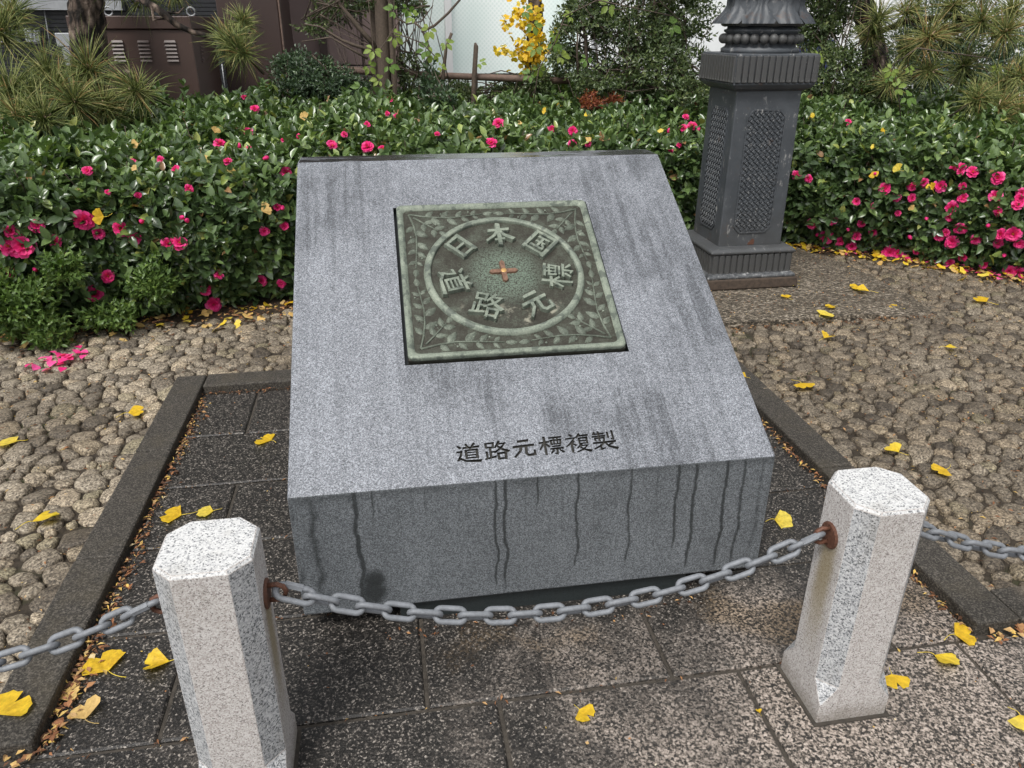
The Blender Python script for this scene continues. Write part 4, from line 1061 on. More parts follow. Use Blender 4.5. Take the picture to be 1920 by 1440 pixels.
def flower_mesh(seed):
    rg = random.Random(seed); V, Fs, rn = [], [], []
    for layer, (npet, L, el) in enumerate(((8, 1.0, 12), (7, 0.85, 32), (6, 0.62, 55))):
        for k in range(npet):
            az = 2 * math.pi * (k + 0.5 * layer) / npet + rg.uniform(-.2, .2); e = R(el + rg.uniform(-12, 12)); b = len(V)
            Lk = L * rg.uniform(0.85, 1.1); Wk = 0.52 * Lk * rg.uniform(0.9, 1.15); c_ = rg.uniform(0.25, 0.95)
            for j, (t, w) in enumerate(((0.08, 0.2), (0.5, 0.85), (0.85, 1.0), (1.0, 0.62))):
                for i, u in enumerate((-1, -0.4, 0.35, 1)):
                    rr = Lk * t; zz = math.sin(e) * rr + 0.12 * abs(u) * w * Lk - 0.22 * t * t * Lk * (1 if layer == 0 else 0.4) + rg.uniform(-.06, .06) * t
                    ra = math.cos(e) * rr; x = ra * math.cos(az) - u * w * Wk * 0.5 * 1.3 * math.sin(az); y = ra * math.sin(az) + u * w * Wk * 0.5 * 1.3 * math.cos(az)
                    V.append((x, y, zz)); rn.append(min(1, max(0, 0.25 + 0.5 * c_ + 0.3 * (t - 0.5) - 0.12 * layer)))
            for j in range(3):
                for i in range(3): a = b + j * 4 + i; Fs.append((a, a + 1, a + 5, a + 4))
    nf = len(Fs)
    for k in range(10):
        q = rg.uniform(0, 6.28); r_ = rg.uniform(0, 0.14); b = len(V); x, y = r_ * math.cos(q), r_ * math.sin(q)
        V += [(x - .03, y, 0.1), (x + .03, y, 0.1), (x + .035, y + .02, 0.42), (x - .03, y + .02, 0.42)]; rn += [0.5] * 4; Fs.append((b, b + 1, b + 2, b + 3))
    return mesh_np('flower', V, Fs, True, rn, [MAT['petal'], MAT['stamen']], [0] * nf + [1] * 10)
FLOW = [flower_mesh(k) for k in range(5)]
def bud_mesh():
    bm = bmesh.new(); bmesh.ops.create_uvsphere(bm, u_segments=8, v_segments=6, radius=1.0)
    for v_ in bm.verts: v_.co.z = v_.co.z * 1.25 + 0.8; f = 1 - 0.3 * max(0, v_.co.z - 0.8); v_.co.x *= f; v_.co.y *= f
    me = bpy.data.meshes.new('bud'); bm.to_mesh(me); bm.free(); me.materials.append(MAT['petal']); a = me.attributes.new('rnd', 'FLOAT', 'POINT'); a.data.foreach_set('value', [0.55] * len(me.vertices)); me.polygons.foreach_set('use_smooth', [True] * len(me.polygons)); return me
BUDM = bud_mesh()
LEAFV = [mesh_np('leaf', TPL_C[0], TPL_C[1], True, np.full(len(TPL_C[0]), q), [MAT['camellia_leaf']]) for q in (0.15, 0.3, 0.42, 0.55, 0.66, 0.78, 0.9)]
def seen(P):
    d = P - CAM; zc = d @ fw; u = 960 + F_PX * (d @ rt) / zc; w = 720 - F_PX * (d @ up) / zc
    ok = (zc > 0) & (u > 0) & (u < 1920) & (w > 0) & (w < 1440)
    hid = (w > 285) & (u > 540) & (u < 1232 + (w - 292) * 0.39)
    return ok & ~hid, zc
def make_hedge(name, t0, t1, label, n_front, n_top, flowers, buds, seed):
    rng = np.random.default_rng(seed)
    root = empty(name, (float(hline((t0 + t1) / 2)[0][0]), float(hline((t0 + t1) / 2)[0][1]), 0.03))
    o0 = np.array(root.location)
    tag(root, label, 'hedge')
    # closed inner hull, coloured dark to stand for the shade between leaves
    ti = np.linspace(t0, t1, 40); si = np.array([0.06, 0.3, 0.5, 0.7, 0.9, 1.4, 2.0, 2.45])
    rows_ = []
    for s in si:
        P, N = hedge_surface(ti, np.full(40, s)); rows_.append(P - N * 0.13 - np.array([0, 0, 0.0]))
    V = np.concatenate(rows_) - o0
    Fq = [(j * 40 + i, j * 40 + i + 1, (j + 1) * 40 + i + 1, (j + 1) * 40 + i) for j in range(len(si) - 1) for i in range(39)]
    inst('inner_shade_hull', mesh_np('inner_shade_hull', V, Fq, True, None, [MAT['core']]), root)
    t = np.concatenate([rng.uniform(t0, t1, n_front), rng.uniform(t0, t1, n_top)])
    s = np.concatenate([rng.uniform(0.03, 0.72, n_front), rng.uniform(0.72, 2.45, n_top)])
    P, N = hedge_surface(t, s)
    dp = rng.uniform(0, 1, len(t)) ** 1.6 * 0.13
    out = rng.uniform(0, 1, len(t)) > 0.93
    dp = np.where(out, -rng.uniform(0, 0.06, len(t)), dp)
    P = P - N * dp[:, None]
    A = nrm(N * 0.75 + np.array([0, 0, 0.45]) + rng.normal(0, 0.38, (len(t), 3)))
    LP, LD, LN = whorls(P, A, 6, 1.5, rng)
    n_ = len(LP); L = rng.uniform(0.034, 0.062, n_); W = L * rng.uniform(0.48, 0.62, n_)
    sp = np.tile(rng.uniform(0, 1, len(t)), 6); topness = np.tile((s > 0.6).astype(float), 6)
    rnd = np.clip(0.16 + 0.42 * sp + 0.16 * topness + rng.normal(0, 0.12, n_), 0, 0.9)
    young = rng.uniform(0, 1, n_) < 0.035; rnd = np.where(young, rng.uniform(0.9, 0.97, n_), rnd)
    dead = rng.uniform(0, 1, n_) < 0.008; rnd = np.where(dead, 1.0, rnd)
    keep = LP[:, 2] > 0.02
    vis, zc = seen(LP); score = np.where(vis & keep & (np.tile(dp, 6) < 0.012), L / np.maximum(zc, 0.5), 0)
    top300 = set(np.argsort(-score)[:300].tolist())
    rest = np.array([i for i in range(n_) if keep[i] and i not in top300])
    tag(inst('foliage', leaf_mesh_np('foliage', TPL_C, LP[rest] - o0, LD[rest], LN[rest], L[rest], W[rest], rnd[rest], MAT['camellia_leaf']), root), kind='stuff')
    lv = np.array([0.15, 0.3, 0.42, 0.55, 0.66, 0.78, 0.9])
    for i in top300:
        M = frame(LP[i] - o0, LD[i], LN[i], W[i], L[i], L[i])
        inst('leaf', LEAFV[int(np.argmin(abs(lv - rnd[i])))], root, M)
    # twigs
    tw = MB()
    for k in range(int(70 * (t1 - t0))):
        tt = rng.uniform(t0, t1, 1); ss = rng.uniform(0.05, 1.6, 1); Pq, Nq = hedge_surface(tt, ss)
        a = Pq[0] - Nq[0] * 0.14 + np.array([0, 0, -0.06]); b = Pq[0] + Nq[0] * rng.uniform(-0.02, 0.035) + rng.normal(0, 0.03, 3)
        tw.tube([a - o0, (a + b) / 2 - o0 + rng.normal(0, 0.012, 3), b - o0], [0.0032, 0.0024, 0.0014], 4)
    tw.build('twigs', MAT['twig'], root)
    root.children[-1]['kind'] = 'stuff'
    # flowers sit where the sight lines of the photo meet the hedge
    tg = np.linspace(t0 - 0.05, t1 + 0.05, 220); sg = np.linspace(0.02, 2.45, 160)
    TT, SS = np.meshgrid(tg, sg); GP, GN = hedge_surface(TT.ravel(), SS.ravel())
    d = GP - CAM; zc = d @ fw; zc = np.where(zc < 0.5, 1e4, zc); GU = 960 + F_PX * (d @ rt) / zc; GW = 720 - F_PX * (d @ up) / zc
    for j, (u, w, rpx) in enumerate(flowers):
        err = (GU - u) ** 2 + (GW - w) ** 2; near = np.where(err < max(36, err.min() * 1.5))[0]; i = near[np.argmin(zc[near])]
        p = GP[i] + GN[i] * 0.012; nn = GN[i]
        view = nrm(CAM - p); ax = nrm(nn * 0.55 + view * 0.7 + np.array([0, 0, 0.2]) + rng.normal(0, 0.22, 3))
        rad = rpx * mpp(p) * 1.02
        M = Matrix.Translation(p - o0) @ Vector(ax).to_track_quat('Z', 'Y').to_matrix().to_4x4() @ Matrix.Rotation(rng.uniform(0, 6.28), 4, 'Z') @ Matrix.Diagonal((rad, rad, rad, 1))
        inst('flower', FLOW[j % 5], root, M)
    for j, (u, w) in enumerate(buds):
        err = (GU - u) ** 2 + (GW - w) ** 2; near = np.where(err < max(36, err.min() * 1.5))[0]; i = near[np.argmin(zc[near])]
        p = GP[i] + GN[i] * 0.02; rad = 0.0105
        ax = nrm(GN[i] + rng.normal(0, 0.3, 3))
        inst('bud', BUDM, root, Matrix.Translation(p - o0) @ Vector(ax).to_track_quat('Z', 'Y').to_matrix().to_4x4() @ Matrix.Diagonal((rad, rad, rad * 1.2, 1)))
    return root
FL = [(160,417,20),(43,460,24),(22,465,18),(23,433,13),(76,420,15),(233,427,15),(187,442,12),(257,445,14),(333,458,15),(316,457,14),(410,272,12),(480,203,9),(468,248,10),(427,302,9),(333,320,11),(355,356,9),(542,327,12),(303,299,7),(245,306,7),(165,321,10),(523,387,8),(530,263,6),(623,270,10),(465,278,6),(492,437,10),(538,425,9),(460,182,6),(107,455,13),(112,480,14),(27,505,13),(173,548,17),(203,514,13),(412,518,9),(490,527,11),(525,530,9),(383,543,12),(407,600,15),(47,562,14),(52,590,9),(62,612,10),(693,278,13),(717,282,10),(622,275,10),(647,252,7),(693,235,7),(730,187,7),(727,213,6),(747,218,6),(935,230,12),(922,272,12),(1075,245,10),(1035,242,8),(1072,268,9),(1100,270,7),(822,252,6),(1309,210,11),(1283,240,9),(1290,212,7),(1253,280,7),(1268,275,6),(257,365,7),(205,362,6)]
FLB = [(8,504),(67,510),(73,543),(17,571),(100,589),(340,403),(355,410),(15,523),(452,280),(346,217),(1027,248),(1305,247),(1251,249),(270,415),(45,532),(530,391),(560,262),(500,300)]
FR = [(1587,228,7),(1820,320,12),(1802,313,8),(1798,323,8),(1785,313,7),(1868,335,13),(1657,355,12),(1758,348,13),(1727,342,9),(1713,355,9),(1803,350,8),(1802,372,10),(1863,367,12),(1910,363,10),(1912,374,11),(1783,392,13),(1775,408,8),(1680,375,9),(1707,375,9),(1907,385,11),(1867,400,9),(1603,380,8),(1632,388,6),(1680,400,6),(1797,428,12),(1757,440,12),(1783,453,13),(1825,450,10),(1768,433,8),(1873,440,12),(1898,437,15),(1522,420,11),(1563,417,9),(1618,422,8),(1550,447,14),(1572,455,9),(1603,443,9),(1635,438,8),(1595,463,10),(1667,475,14),(1720,473,8),(1513,337,8),(1490,330,9),(1870,457,9),(1913,460,10),(1677,482,10),(1800,482,8),(1777,493,8),(1887,513,12),(1905,510,12),(1660,490,9),(1845,500,8)]
FRB = [(1640,330),(1700,440),(1850,420),(1590,430),(1740,410),(1880,475),(1530,440)]
make_hedge('camellia_hedge', 0.9, S_SPLIT, 'long green camellia hedge with pink flowers behind and left of the monument', 7000, 9500, FL, FLB, 11)
make_hedge('camellia_hedge', S_SPLIT, HS[-1] - 0.45, 'green camellia hedge thick with pink flowers, right of the lamp post', 3700, 5200, FR, FRB, 12)

# ------------------------------------------------------------------ low azalea in front of the hedge
TPL_S = leaf_tpl('small')
def shrub(name, label, blobs, n_sprig, leaf, n_leaf, mat, seed, cat='shrub', stems=(), gap=0.0, spread=1.35, base=None, twigs=60, hollow=0.45):
    """blobs: (centre, radii); sprigs fill the outer volume of each blob, leaving irregular gaps"""
    rng = np.random.default_rng(seed)
    b0 = np.array(base if base is not None else (blobs[0][0][0], blobs[0][0][1], 0.03), float)
    root = empty(name, tuple(b0)); tag(root, label, cat)
    vol = np.array([np.prod(r_) ** (2 / 3) for _, r_ in blobs]); vol = vol / vol.sum()
    Ps, As = [], []
    for (c, r_), f in zip(blobs, vol):
        k = int(n_sprig * f); u = rand_dirs(k, rng); q = rng.uniform(hollow, 1.0, k) ** 0.6
        wob = 1 + 0.18 * np.sin(u[:, 0] * 5 + c[0] * 9) + 0.14 * np.sin(u[:, 2] * 7 + u[:, 1] * 4)
        P = np.array(c) + u * np.array(r_) * (q * wob)[:, None]
        if gap > 0:
            g1 = np.array([mnoise.noise(Vector(p * 5.0 + np.array([seed, 0, 0]))) for p in P]); ok = g1 > (gap - 0.5)
            P, u = P[ok], u[ok]
        Ps.append(P); As.append(nrm(u + np.array([0, 0, 0.35]) + rng.normal(0, 0.45, u.shape)))
    P = np.concatenate(Ps); A = np.concatenate(As)
    LP, LD, LN = whorls(P, A, n_leaf, spread, rng); n_ = len(LP)
    L = rng.uniform(0.75, 1.2, n_) * leaf; W = L * rng.uniform(0.36, 0.5, n_)
    rnd = np.clip(np.tile(rng.uniform(0, 1, len(P)), n_leaf) * 0.6 + rng.uniform(0, 0.4, n_), 0, 1)
    tag(inst('foliage', leaf_mesh_np('foliage', TPL_S, LP - b0, LD, LN, L, W, rnd, mat, False), root), kind='stuff')
    if twigs:
        tw = MB()
        for k in range(twigs):
            e = P[rng.integers(len(P))]; c = np.array(blobs[rng.integers(len(blobs))][0])
            s0 = (np.array([b0[0], b0[1], 0.05]) if rng.uniform() < 0.35 else c + rng.normal(0, 0.04, 3)) + rng.normal(0, 0.02, 3)
            mid = (s0 + e) / 2 + rng.normal(0, 0.03, 3)
            tw.tube([s0 - b0, mid - b0, e - b0], [0.005, 0.0035, 0.0015], 4)
        tag(tw.build('twigs', MAT['twig'], root), kind='stuff')
    for pts, r0, r1 in stems:
        st = MB(); n_ = len(pts); st.tube([np.array(p) - b0 for p in pts], [r0 + (r1 - r0) * i / (n_ - 1) for i in range(n_)], 8, jit=0.12); st.build('stem', MAT['twig'], root)
    return root
def blob(px, py, Y, rx, rz, ry=None):
    c = at(px, py, Y=Y); k = mpp(c); return (c, (rx * k, (ry or rx) * k, rz * k))
shrub('azalea_bush', 'low small-leaved green azalea bush at the foot of the hedge, far left', [blob(20, 570, 1.80, 75, 70, 55), blob(90, 620, 1.78, 40, 45, 35), blob(120, 500, 1.84, 40, 35, 30)], 560, 0.031, 7, MAT['azalea_leaf'], 21, twigs=0, base=(-1.85, 1.78, 0.02))
shrub('azalea_bush', 'small patch of azalea sprigs poking from the hedge near the fallen petals', [blob(205, 590, 1.88, 60, 28, 28), blob(290, 530, 1.93, 50, 45, 25)], 240, 0.03, 7, MAT['azalea_leaf'], 22, twigs=0, base=(-1.3, 1.9, 0.02))

# ------------------------------------------------------------------ pines
def needle_cluster(mb_lists, c, r_, rng, axis=(0, 0, 1), n=240, brown=0.0):
    """one tuft: long thin needles fanning from the shoot"""
    d = nrm(rng.normal(size=(n, 3)) + np.array(axis) * 0.5)
    L = r_ * rng.uniform(0.55, 1.18, n); w = 0.0021
    side = nrm(np.cross(d, rng.normal(size=(n, 3))))
    b = c + d * 0.006 - np.array(axis) * (rng.uniform(0, 0.55, n) ** 1.6 * r_)[:, None] + rng.normal(0, 0.004, (n, 3))
    mid = b + d * (L * 0.55)[:, None]; tip = b + d * L[:, None] + np.array([0, 0, -1]) * (0.10 * L)[:, None]
    up_ = np.cross(d, side)
    V = np.stack([b - side * w, b + side * w, mid - side * w * 0.9, mid + side * w * 0.9, tip, b + up_ * w, mid + up_ * w * 0.9], 1).reshape(-1, 3)
    T = np.array([(0, 1, 3), (0, 3, 2), (2, 3, 4), (1, 5, 6), (1, 6, 3), (3, 6, 4), (5, 0, 2), (5, 2, 6), (6, 2, 4)])
    Fq = (T[None] + (np.arange(n) * 7)[:, None, None]).reshape(-1, 3)
    rn = np.clip(rng.normal(0.42, 0.3, n) + brown, 0, 1)
    return V, Fq, np.repeat(rn, 7)
def pine(name, label, tufts, trunk, branches, seed, Yt):
    rng = np.random.default_rng(seed)
    b0 = np.array(trunk[0][0], float); root = empty(name, tuple(b0)); tag(root, label, 'pine tree')
    pts, r0, r1 = trunk
    # trunk with plated bark
    n_, m_ = 40, 70; rings = []
    P = np.array(pts, float); cum = np.concatenate([[0], np.cumsum(np.linalg.norm(np.diff(P, axis=0), axis=1))])
    for i in range(m_ + 1):
        s = cum[-1] * i / m_; c = np.array([np.interp(s, cum, P[:, k]) for k in range(3)]); rr = r0 + (r1 - r0) * i / m_
        ring_ = []
        for j in range(n_):
            q = 2 * math.pi * j / n_; dv = Vector((math.cos(q), math.sin(q), 0))
            cell_ = mnoise.voronoi(Vector((math.cos(q) * 2.4, math.sin(q) * 2.4, s * 9)))[0]
            e = min(1, (cell_[1] - cell_[0]) * 3.0)
            rr2 = rr * (0.8 + 0.2 * e + 0.05 * mnoise.noise(Vector((math.cos(q) * 8, math.sin(q) * 8, s * 30))))
            ring_.append((c[0] + dv.x * rr2 - b0[0], c[1] + dv.y * rr2 - b0[1], c[2] - b0[2]))
        rings.append(ring_)
    tm = MB(); tm.loft(rings, True, True); tm.build('trunk', MAT['bark'], root)
    for bp_, ra, rb in branches:
        bm_ = MB(); k = len(bp_); bm_.tube([np.array(p) - b0 for p in bp_], [ra + (rb - ra) * i / (k - 1) for i in range(k)], 8, jit=0.18); bm_.build('branch', MAT['bark'], root)
    for (px, py, rpx, Y, brown) in tufts:
        c = at(px, py, Y=Y); r_ = rpx * mpp(c)
        ax = nrm(np.array([rng.normal(0, 0.5), -0.55 + rng.normal(0, 0.25), 0.55 + rng.normal(0, 0.3)]))
        V, Fq, rn = needle_cluster(None, c, r_, rng, ax, int(rng.uniform(170, 260)), brown)
        o = inst('needle_tuft', mesh_np('needle_tuft', V - b0, Fq, False, rn, [MAT['needle']]), root); tag(o, kind='stuff')
        sh = MB(); sh.tube([c - b0 - ax * r_ * 0.9 + np.array([0, 0.03, -0.02]), c - b0 - ax * r_ * 0.4, c - b0], [0.006, 0.005, 0.004], 6); sh.build('shoot', MAT['twig'], root)
        bu = MB(); e = c - b0
        for k in range(3):
            dv = nrm(ax + rng.normal(0, 0.22, 3)); ln = r_ * (0.13 if k else 0.2); bu.tube([e, e + dv * ln * 0.6, e + dv * ln], [0.0042, 0.0038, 0.001], 5)
        bu.build('bud', MAT['bud'], root)
YL = 3.35
tl = [(-5, 55, 95, 3.2, .0), (25, 20, 75, 3.5, .0), (20, 165, 95, 3.0, .05), (85, 130, 80, 3.2, .0), (165, 128, 95, 3.25, .0), (140, 190, 80, 3.0, .1), (250, 168, 78, 3.15, .08), (85, 222, 75, 2.8, .0), (30, 215, 80, 2.8, .1), (60, 180, 70, 3.0, .0), (195, 195, 60, 3.1, .15), (430, 72, 60, 3.3, .0), (447, 95, 62, 3.25, .0), (270, -8, 60, 3.6, .0), (330, -25, 55, 3.6, .15), (215, -30, 55, 3.7, .0), (110, 165, 75, 3.1, .1), (455, 40, 40, 3.4, .05)]
tb = at(160, 180, Y=3.9)
def pa(l, Y): return [at(px, py, Y=Y + dy) for px, py, dy in l]
pine('pine_tree', 'pine tree with thick dark trunk and long needle tufts at upper left', tl,
     ([(tb[0] + 0.02, 3.9, 0.03), (tb[0], 3.9, 0.6), tuple(at(165, 60, Y=3.9)), tuple(at(160, -10, Y=3.9)), (tb[0] + 0.05, 3.95, 1.9), (tb[0] - 0.1, 4.0, 2.8)], 0.115, 0.085),
     [(pa([(190, -40, .45), (250, -10, .1), (300, 20, 0), (330, 45, 0), (360, 60, 0), (395, 70, 0), (425, 75, 0)], 3.4), 0.026, 0.009), (pa([(300, 22, 0), (335, 25, 0), (345, 14, 0)], 3.4), 0.008, 0.003), (pa([(285, 12, 0), (288, 38, 0), (310, 35, 0), (325, 20, 0)], 3.4), 0.009, 0.004),
      (pa([(170, 160, .5), (120, 130, .2), (75, 127, 0), (30, 150, -.1)], 3.3), 0.03, 0.012), (pa([(170, 160, .5), (205, 138, .1), (240, 137, 0), (252, 150, -.1)], 3.3), 0.03, 0.012), (pa([(90, 130, 0), (120, 170, -.1), (150, 190, -.2)], 3.3), 0.012, 0.006), (pa([(75, 128, 0), (80, 180, -.2), (85, 215, -.4)], 3.3), 0.012, 0.006)], 31, YL)
trr = [(1653, 30, 52, 3.4, .0), (1700, 20, 52, 3.4, .1), (1745, 67, 66, 3.2, .35), (1788, 10, 62, 3.3, .1), (1842, 38, 66, 3.1, .1), (1897, 17, 62, 3.1, .1), (1747, 133, 56, 3.2, .0), (1807, 123, 58, 3.2, .0), (1637, 65, 50, 3.5, .05), (1885, 60, 62, 3.0, .1), (1882, 155, 64, 2.9, .1), (1873, 200, 72, 2.75, .1), (1837, 183, 52, 2.8, .05), (1672, 150, 50, 3.3, .1), (1917, 143, 60, 2.8, .15), (1915, 210, 60, 2.7, .25), (1850, -20, 60, 3.2, .0), (1740, -25, 60, 3.4, .0), (1780, 60, 55, 3.4, .2), (1700, 90, 48, 3.4, .0)]
tb2 = at(1660, 150, Y=3.9)
pine('pine_tree', 'pine tree with yellowish needle tufts at upper right beyond the hedge', trr,
     ([(tb2[0], 3.95, 0.03), tuple(at(1650, 160, Y=3.9)), tuple(at(1640, 90, Y=3.95)), tuple(at(1615, 0, Y=4.0)), (tb2[0] - 0.3, 4.1, 2.2)], 0.10, 0.07),
     [(pa([(1645, 60, .3), (1700, 40, .1), (1780, 30, -.1), (1850, 50, -.3), (1900, 40, -.4)], 3.5), 0.02, 0.008), (pa([(1650, 140, .3), (1720, 140, 0), (1800, 135, -.2), (1870, 170, -.5)], 3.5), 0.022, 0.008), (pa([(1870, 170, -.5), (1875, 190, -.65), (1910, 210, -.8)], 3.5), 0.009, 0.006), (pa([(1700, 40, .1), (1745, 66, -.2)], 3.5), 0.008, 0.006), (pa([(1520, 35, .3), (1560, 40, .2), (1580, 25, .2), (1625, 52, .3)], 3.6), 0.013, 0.009)], 32, 3.4)

# ------------------------------------------------------------------ background shrubs, trees and vines
shrub('round_bush', 'dense dark green small-leaved bush in front of the brown wall', [blob(560, 130, 3.75, 50, 38), blob(605, 150, 3.7, 55, 36), blob(650, 160, 3.8, 50, 30), blob(548, 165, 3.6, 30, 20)], 1500, 0.024, 6, MAT['box_leaf'], 41, twigs=50)
shrub('leafy_tree', 'twiggy multi-stemmed tree with sparse small leaves left of the pale glass', [blob(590, 30, 4.0, 45, 40), blob(640, 5, 4.1, 45, 35), blob(700, -5, 4.0, 45, 30), blob(780, 10, 4.0, 40, 22), blob(760, 130, 4.0, 35, 35), blob(830, 170, 3.9, 45, 22), blob(740, -60, 4.0, 120, 40)], 1500, 0.03, 5, MAT['holly_leaf'], 42, cat='tree', twigs=90, gap=0.42,
      base=(at(715, 100, Y=3.9)[0], 3.9, 0.03), stems=[([(at(725, 190, Y=3.9)[0], 3.9, 0.03), at(722, 150, Y=3.9), at(718, 60, Y=3.9), at(712, -30, Y=3.9), at(705, -150, Y=3.95)], 0.05, 0.035), ([(at(742, 190, Y=3.85)[0], 3.85, 0.03), at(737, 120, Y=3.85), at(733, 40, Y=3.85), at(730, -40, Y=3.85)], 0.018, 0.014), ([(at(700, 190, Y=4.0)[0], 4.0, 0.03), at(703, 100, Y=4.0), at(700, -20, Y=4.0)], 0.03, 0.02),
      (pa([(705, 90, 0), (680, 60, 0), (655, 30, 0), (630, 0, 0), (610, -30, 0)], 3.9), 0.018, 0.008), (pa([(700, 95, 0), (665, 85, 0), (640, 75, 0), (600, 50, 0), (570, 45, 0)], 3.88), 0.012, 0.004), (pa([(690, 110, 0), (650, 88, 0), (620, 70, 0), (565, 78, 0)], 3.86), 0.008, 0.003), (pa([(660, 55, 0), (640, 20, 0), (648, -10, 0)], 3.9), 0.007, 0.003),
      (pa([(800, 195, 0), (797, 150, 0), (806, 95, 0), (792, 55, 0), (775, 40, 0)], 3.8), 0.014, 0.006), (pa([(830, 195, 0), (831, 140, 0), (836, 90, 0), (847, 62, 0)], 3.75), 0.013, 0.009), (pa([(790, 60, 0), (815, 48, 0), (840, 25, 0), (862, 0, 0), (870, -20, 0)], 3.8), 0.008, 0.006), (pa([(735, 30, 0), (765, 45, 0), (790, 40, 0), (812, 10, 0)], 3.85), 0.006, 0.003), (pa([(735, 95, 0), (765, 75, 0), (780, 50, 0)], 3.85), 0.005, 0.003)])
shrub('holly_tree', 'bushy holly-like tree filling the gap left of the lamp post', [blob(1110, 30, 3.9, 75, 45), blob(1190, 60, 3.8, 80, 60), blob(1270, 30, 3.9, 75, 60), blob(1230, 130, 3.7, 85, 55), blob(1130, 145, 3.75, 70, 40), blob(1300, 140, 3.75, 60, 55), blob(1060, 90, 4.0, 45, 50), blob(1200, -50, 3.9, 150, 50), blob(1280, 175, 3.5, 50, 25)], 5200, 0.031, 6, MAT['holly_leaf'], 43, cat='tree', twigs=150, gap=0.3,
      base=(at(1160, 150, Y=3.8)[0], 3.8, 0.03), stems=[([(at(1103, 190, Y=3.8)[0], 3.8, 0.03), at(1100, 140, Y=3.8), at(1098, 70, Y=3.8), at(1085, 10, Y=3.8)], 0.016, 0.008), ([(at(1240, 190, Y=3.8)[0], 3.8, 0.03), at(1235, 90, Y=3.8), at(1225, 0, Y=3.8), at(1240, -80, Y=3.8)], 0.025, 0.014), (pa([(1100, 75, 0), (1075, 50, 0), (1050, 45, 0)], 3.8), 0.008, 0.004), (pa([(1085, 150, 0), (1082, 100, 0), (1083, 60, 0)], 3.78), 0.008, 0.005)])
shrub('holly_tree', 'bushy holly-like tree between the lamp post and the right pine', [blob(1545, 40, 3.8, 60, 55), blob(1560, 130, 3.6, 60, 55), blob(1610, 170, 3.5, 50, 35), blob(1500, 150, 3.7, 40, 45), blob(1570, -45, 3.8, 100, 40)], 3400, 0.03, 6, MAT['holly_leaf'], 44, cat='tree', twigs=80, gap=0.28, base=(at(1545, 120, Y=3.75)[0], 3.75, 0.03),
      stems=[([(at(1540, 190, Y=3.75)[0], 3.75, 0.03), at(1545, 100, Y=3.75), at(1535, 0, Y=3.75)], 0.022, 0.012)])
shrub('sapling', 'glossy leafy camellia sapling standing before the rail fence', [blob(805, 165, 3.6, 22, 40), blob(830, 190, 3.5, 30, 20)], 110, 0.05, 5, MAT['box_leaf'], 45, twigs=14, base=(at(810, 190, Y=3.6)[0], 3.6, 0.03))
shrub('wire_bush', 'loose dark bush growing along the foot of the rail fence', [blob(860, 175, 4.1, 45, 22), blob(960, 165, 4.1, 40, 30), blob(1010, 150, 4.0, 30, 30), blob(1040, 175, 4.1, 30, 20)], 1000, 0.027, 6, MAT['holly_leaf'], 46, twigs=60, gap=0.45)
shrub('red_azalea', 'red autumn azalea bush glimpsed under the holly-like tree', [blob(1110, 190, 3.55, 28, 18), blob(1150, 186, 3.6, 16, 10), blob(1295, 190, 3.6, 20, 12)], 200, 0.024, 6, MAT['red_leaf'], 47, twigs=12)
shrub('dark_evergreen', 'dark evergreen mass in the shade behind the right pine', [blob(1690, 130, 4.3, 70, 70), blob(1780, 175, 4.1, 80, 55), blob(1860, 110, 4.3, 90, 70), blob(1760, 60, 4.5, 80, 60), blob(1930, 200, 3.9, 80, 60)], 3800, 0.034, 6, MAT['box_leaf'], 48, cat='tree', twigs=60, gap=0.25)

# ginkgo trunk with yellow leaf clusters
gk = np.array([at(1000, 100, Y=4.3)[0], 4.3, 0.03]); gr = empty('ginkgo_tree', tuple(gk)); tag(gr, 'ginkgo tree with slim dark trunk and clusters of bright yellow leaves', 'tree')
gm = MB(); gm.tube([np.array(p) - gk for p in [(gk[0], 4.3, 0.03), at(1002, 190, Y=4.3), at(998, 100, Y=4.3), at(1006, 40, Y=4.3), at(1003, 0, Y=4.3), at(1003, -160, Y=4.3)]], [0.062, 0.06, 0.055, 0.05, 0.048, 0.04], 12, jit=0.1); gm.build('trunk', MAT['bark'], gr)
TPL_F = leaf_tpl('fan')
rgk = np.random.default_rng(51)
for (px, py, rx, rz, n_) in ((985, 28, 24, 30, 90), (995, 100, 34, 26, 150), (1005, 78, 22, 12, 40), (988, 190, 12, 22, 22), (945, 45, 9, 16, 9), (1030, 90, 14, 12, 16), (1012, 40, 10, 22, 16), (940, 95, 14, 8, 14)):
    c = at(px, py, Y=4.18); k = mpp(c)
    P = c + rgk.normal(size=(n_, 3)) * np.array([rx * k * 0.55, 0.05, rz * k * 0.55]); D = nrm(rgk.normal(size=(n_, 3)) + np.array([0, -0.5, -0.5])); N = nrm(rgk.normal(size=(n_, 3)) + np.array([0, -1.0, 0.5]))
    L = rgk.uniform(0.03, 0.042, n_)
    tag(inst('leaf_cluster', leaf_mesh_np('leaf_cluster', TPL_F, P - gk, D, N, L, L * 0.9, rgk.uniform(0, 1, n_), MAT['ginkgo_yellow'], False), gr), kind='stuff')

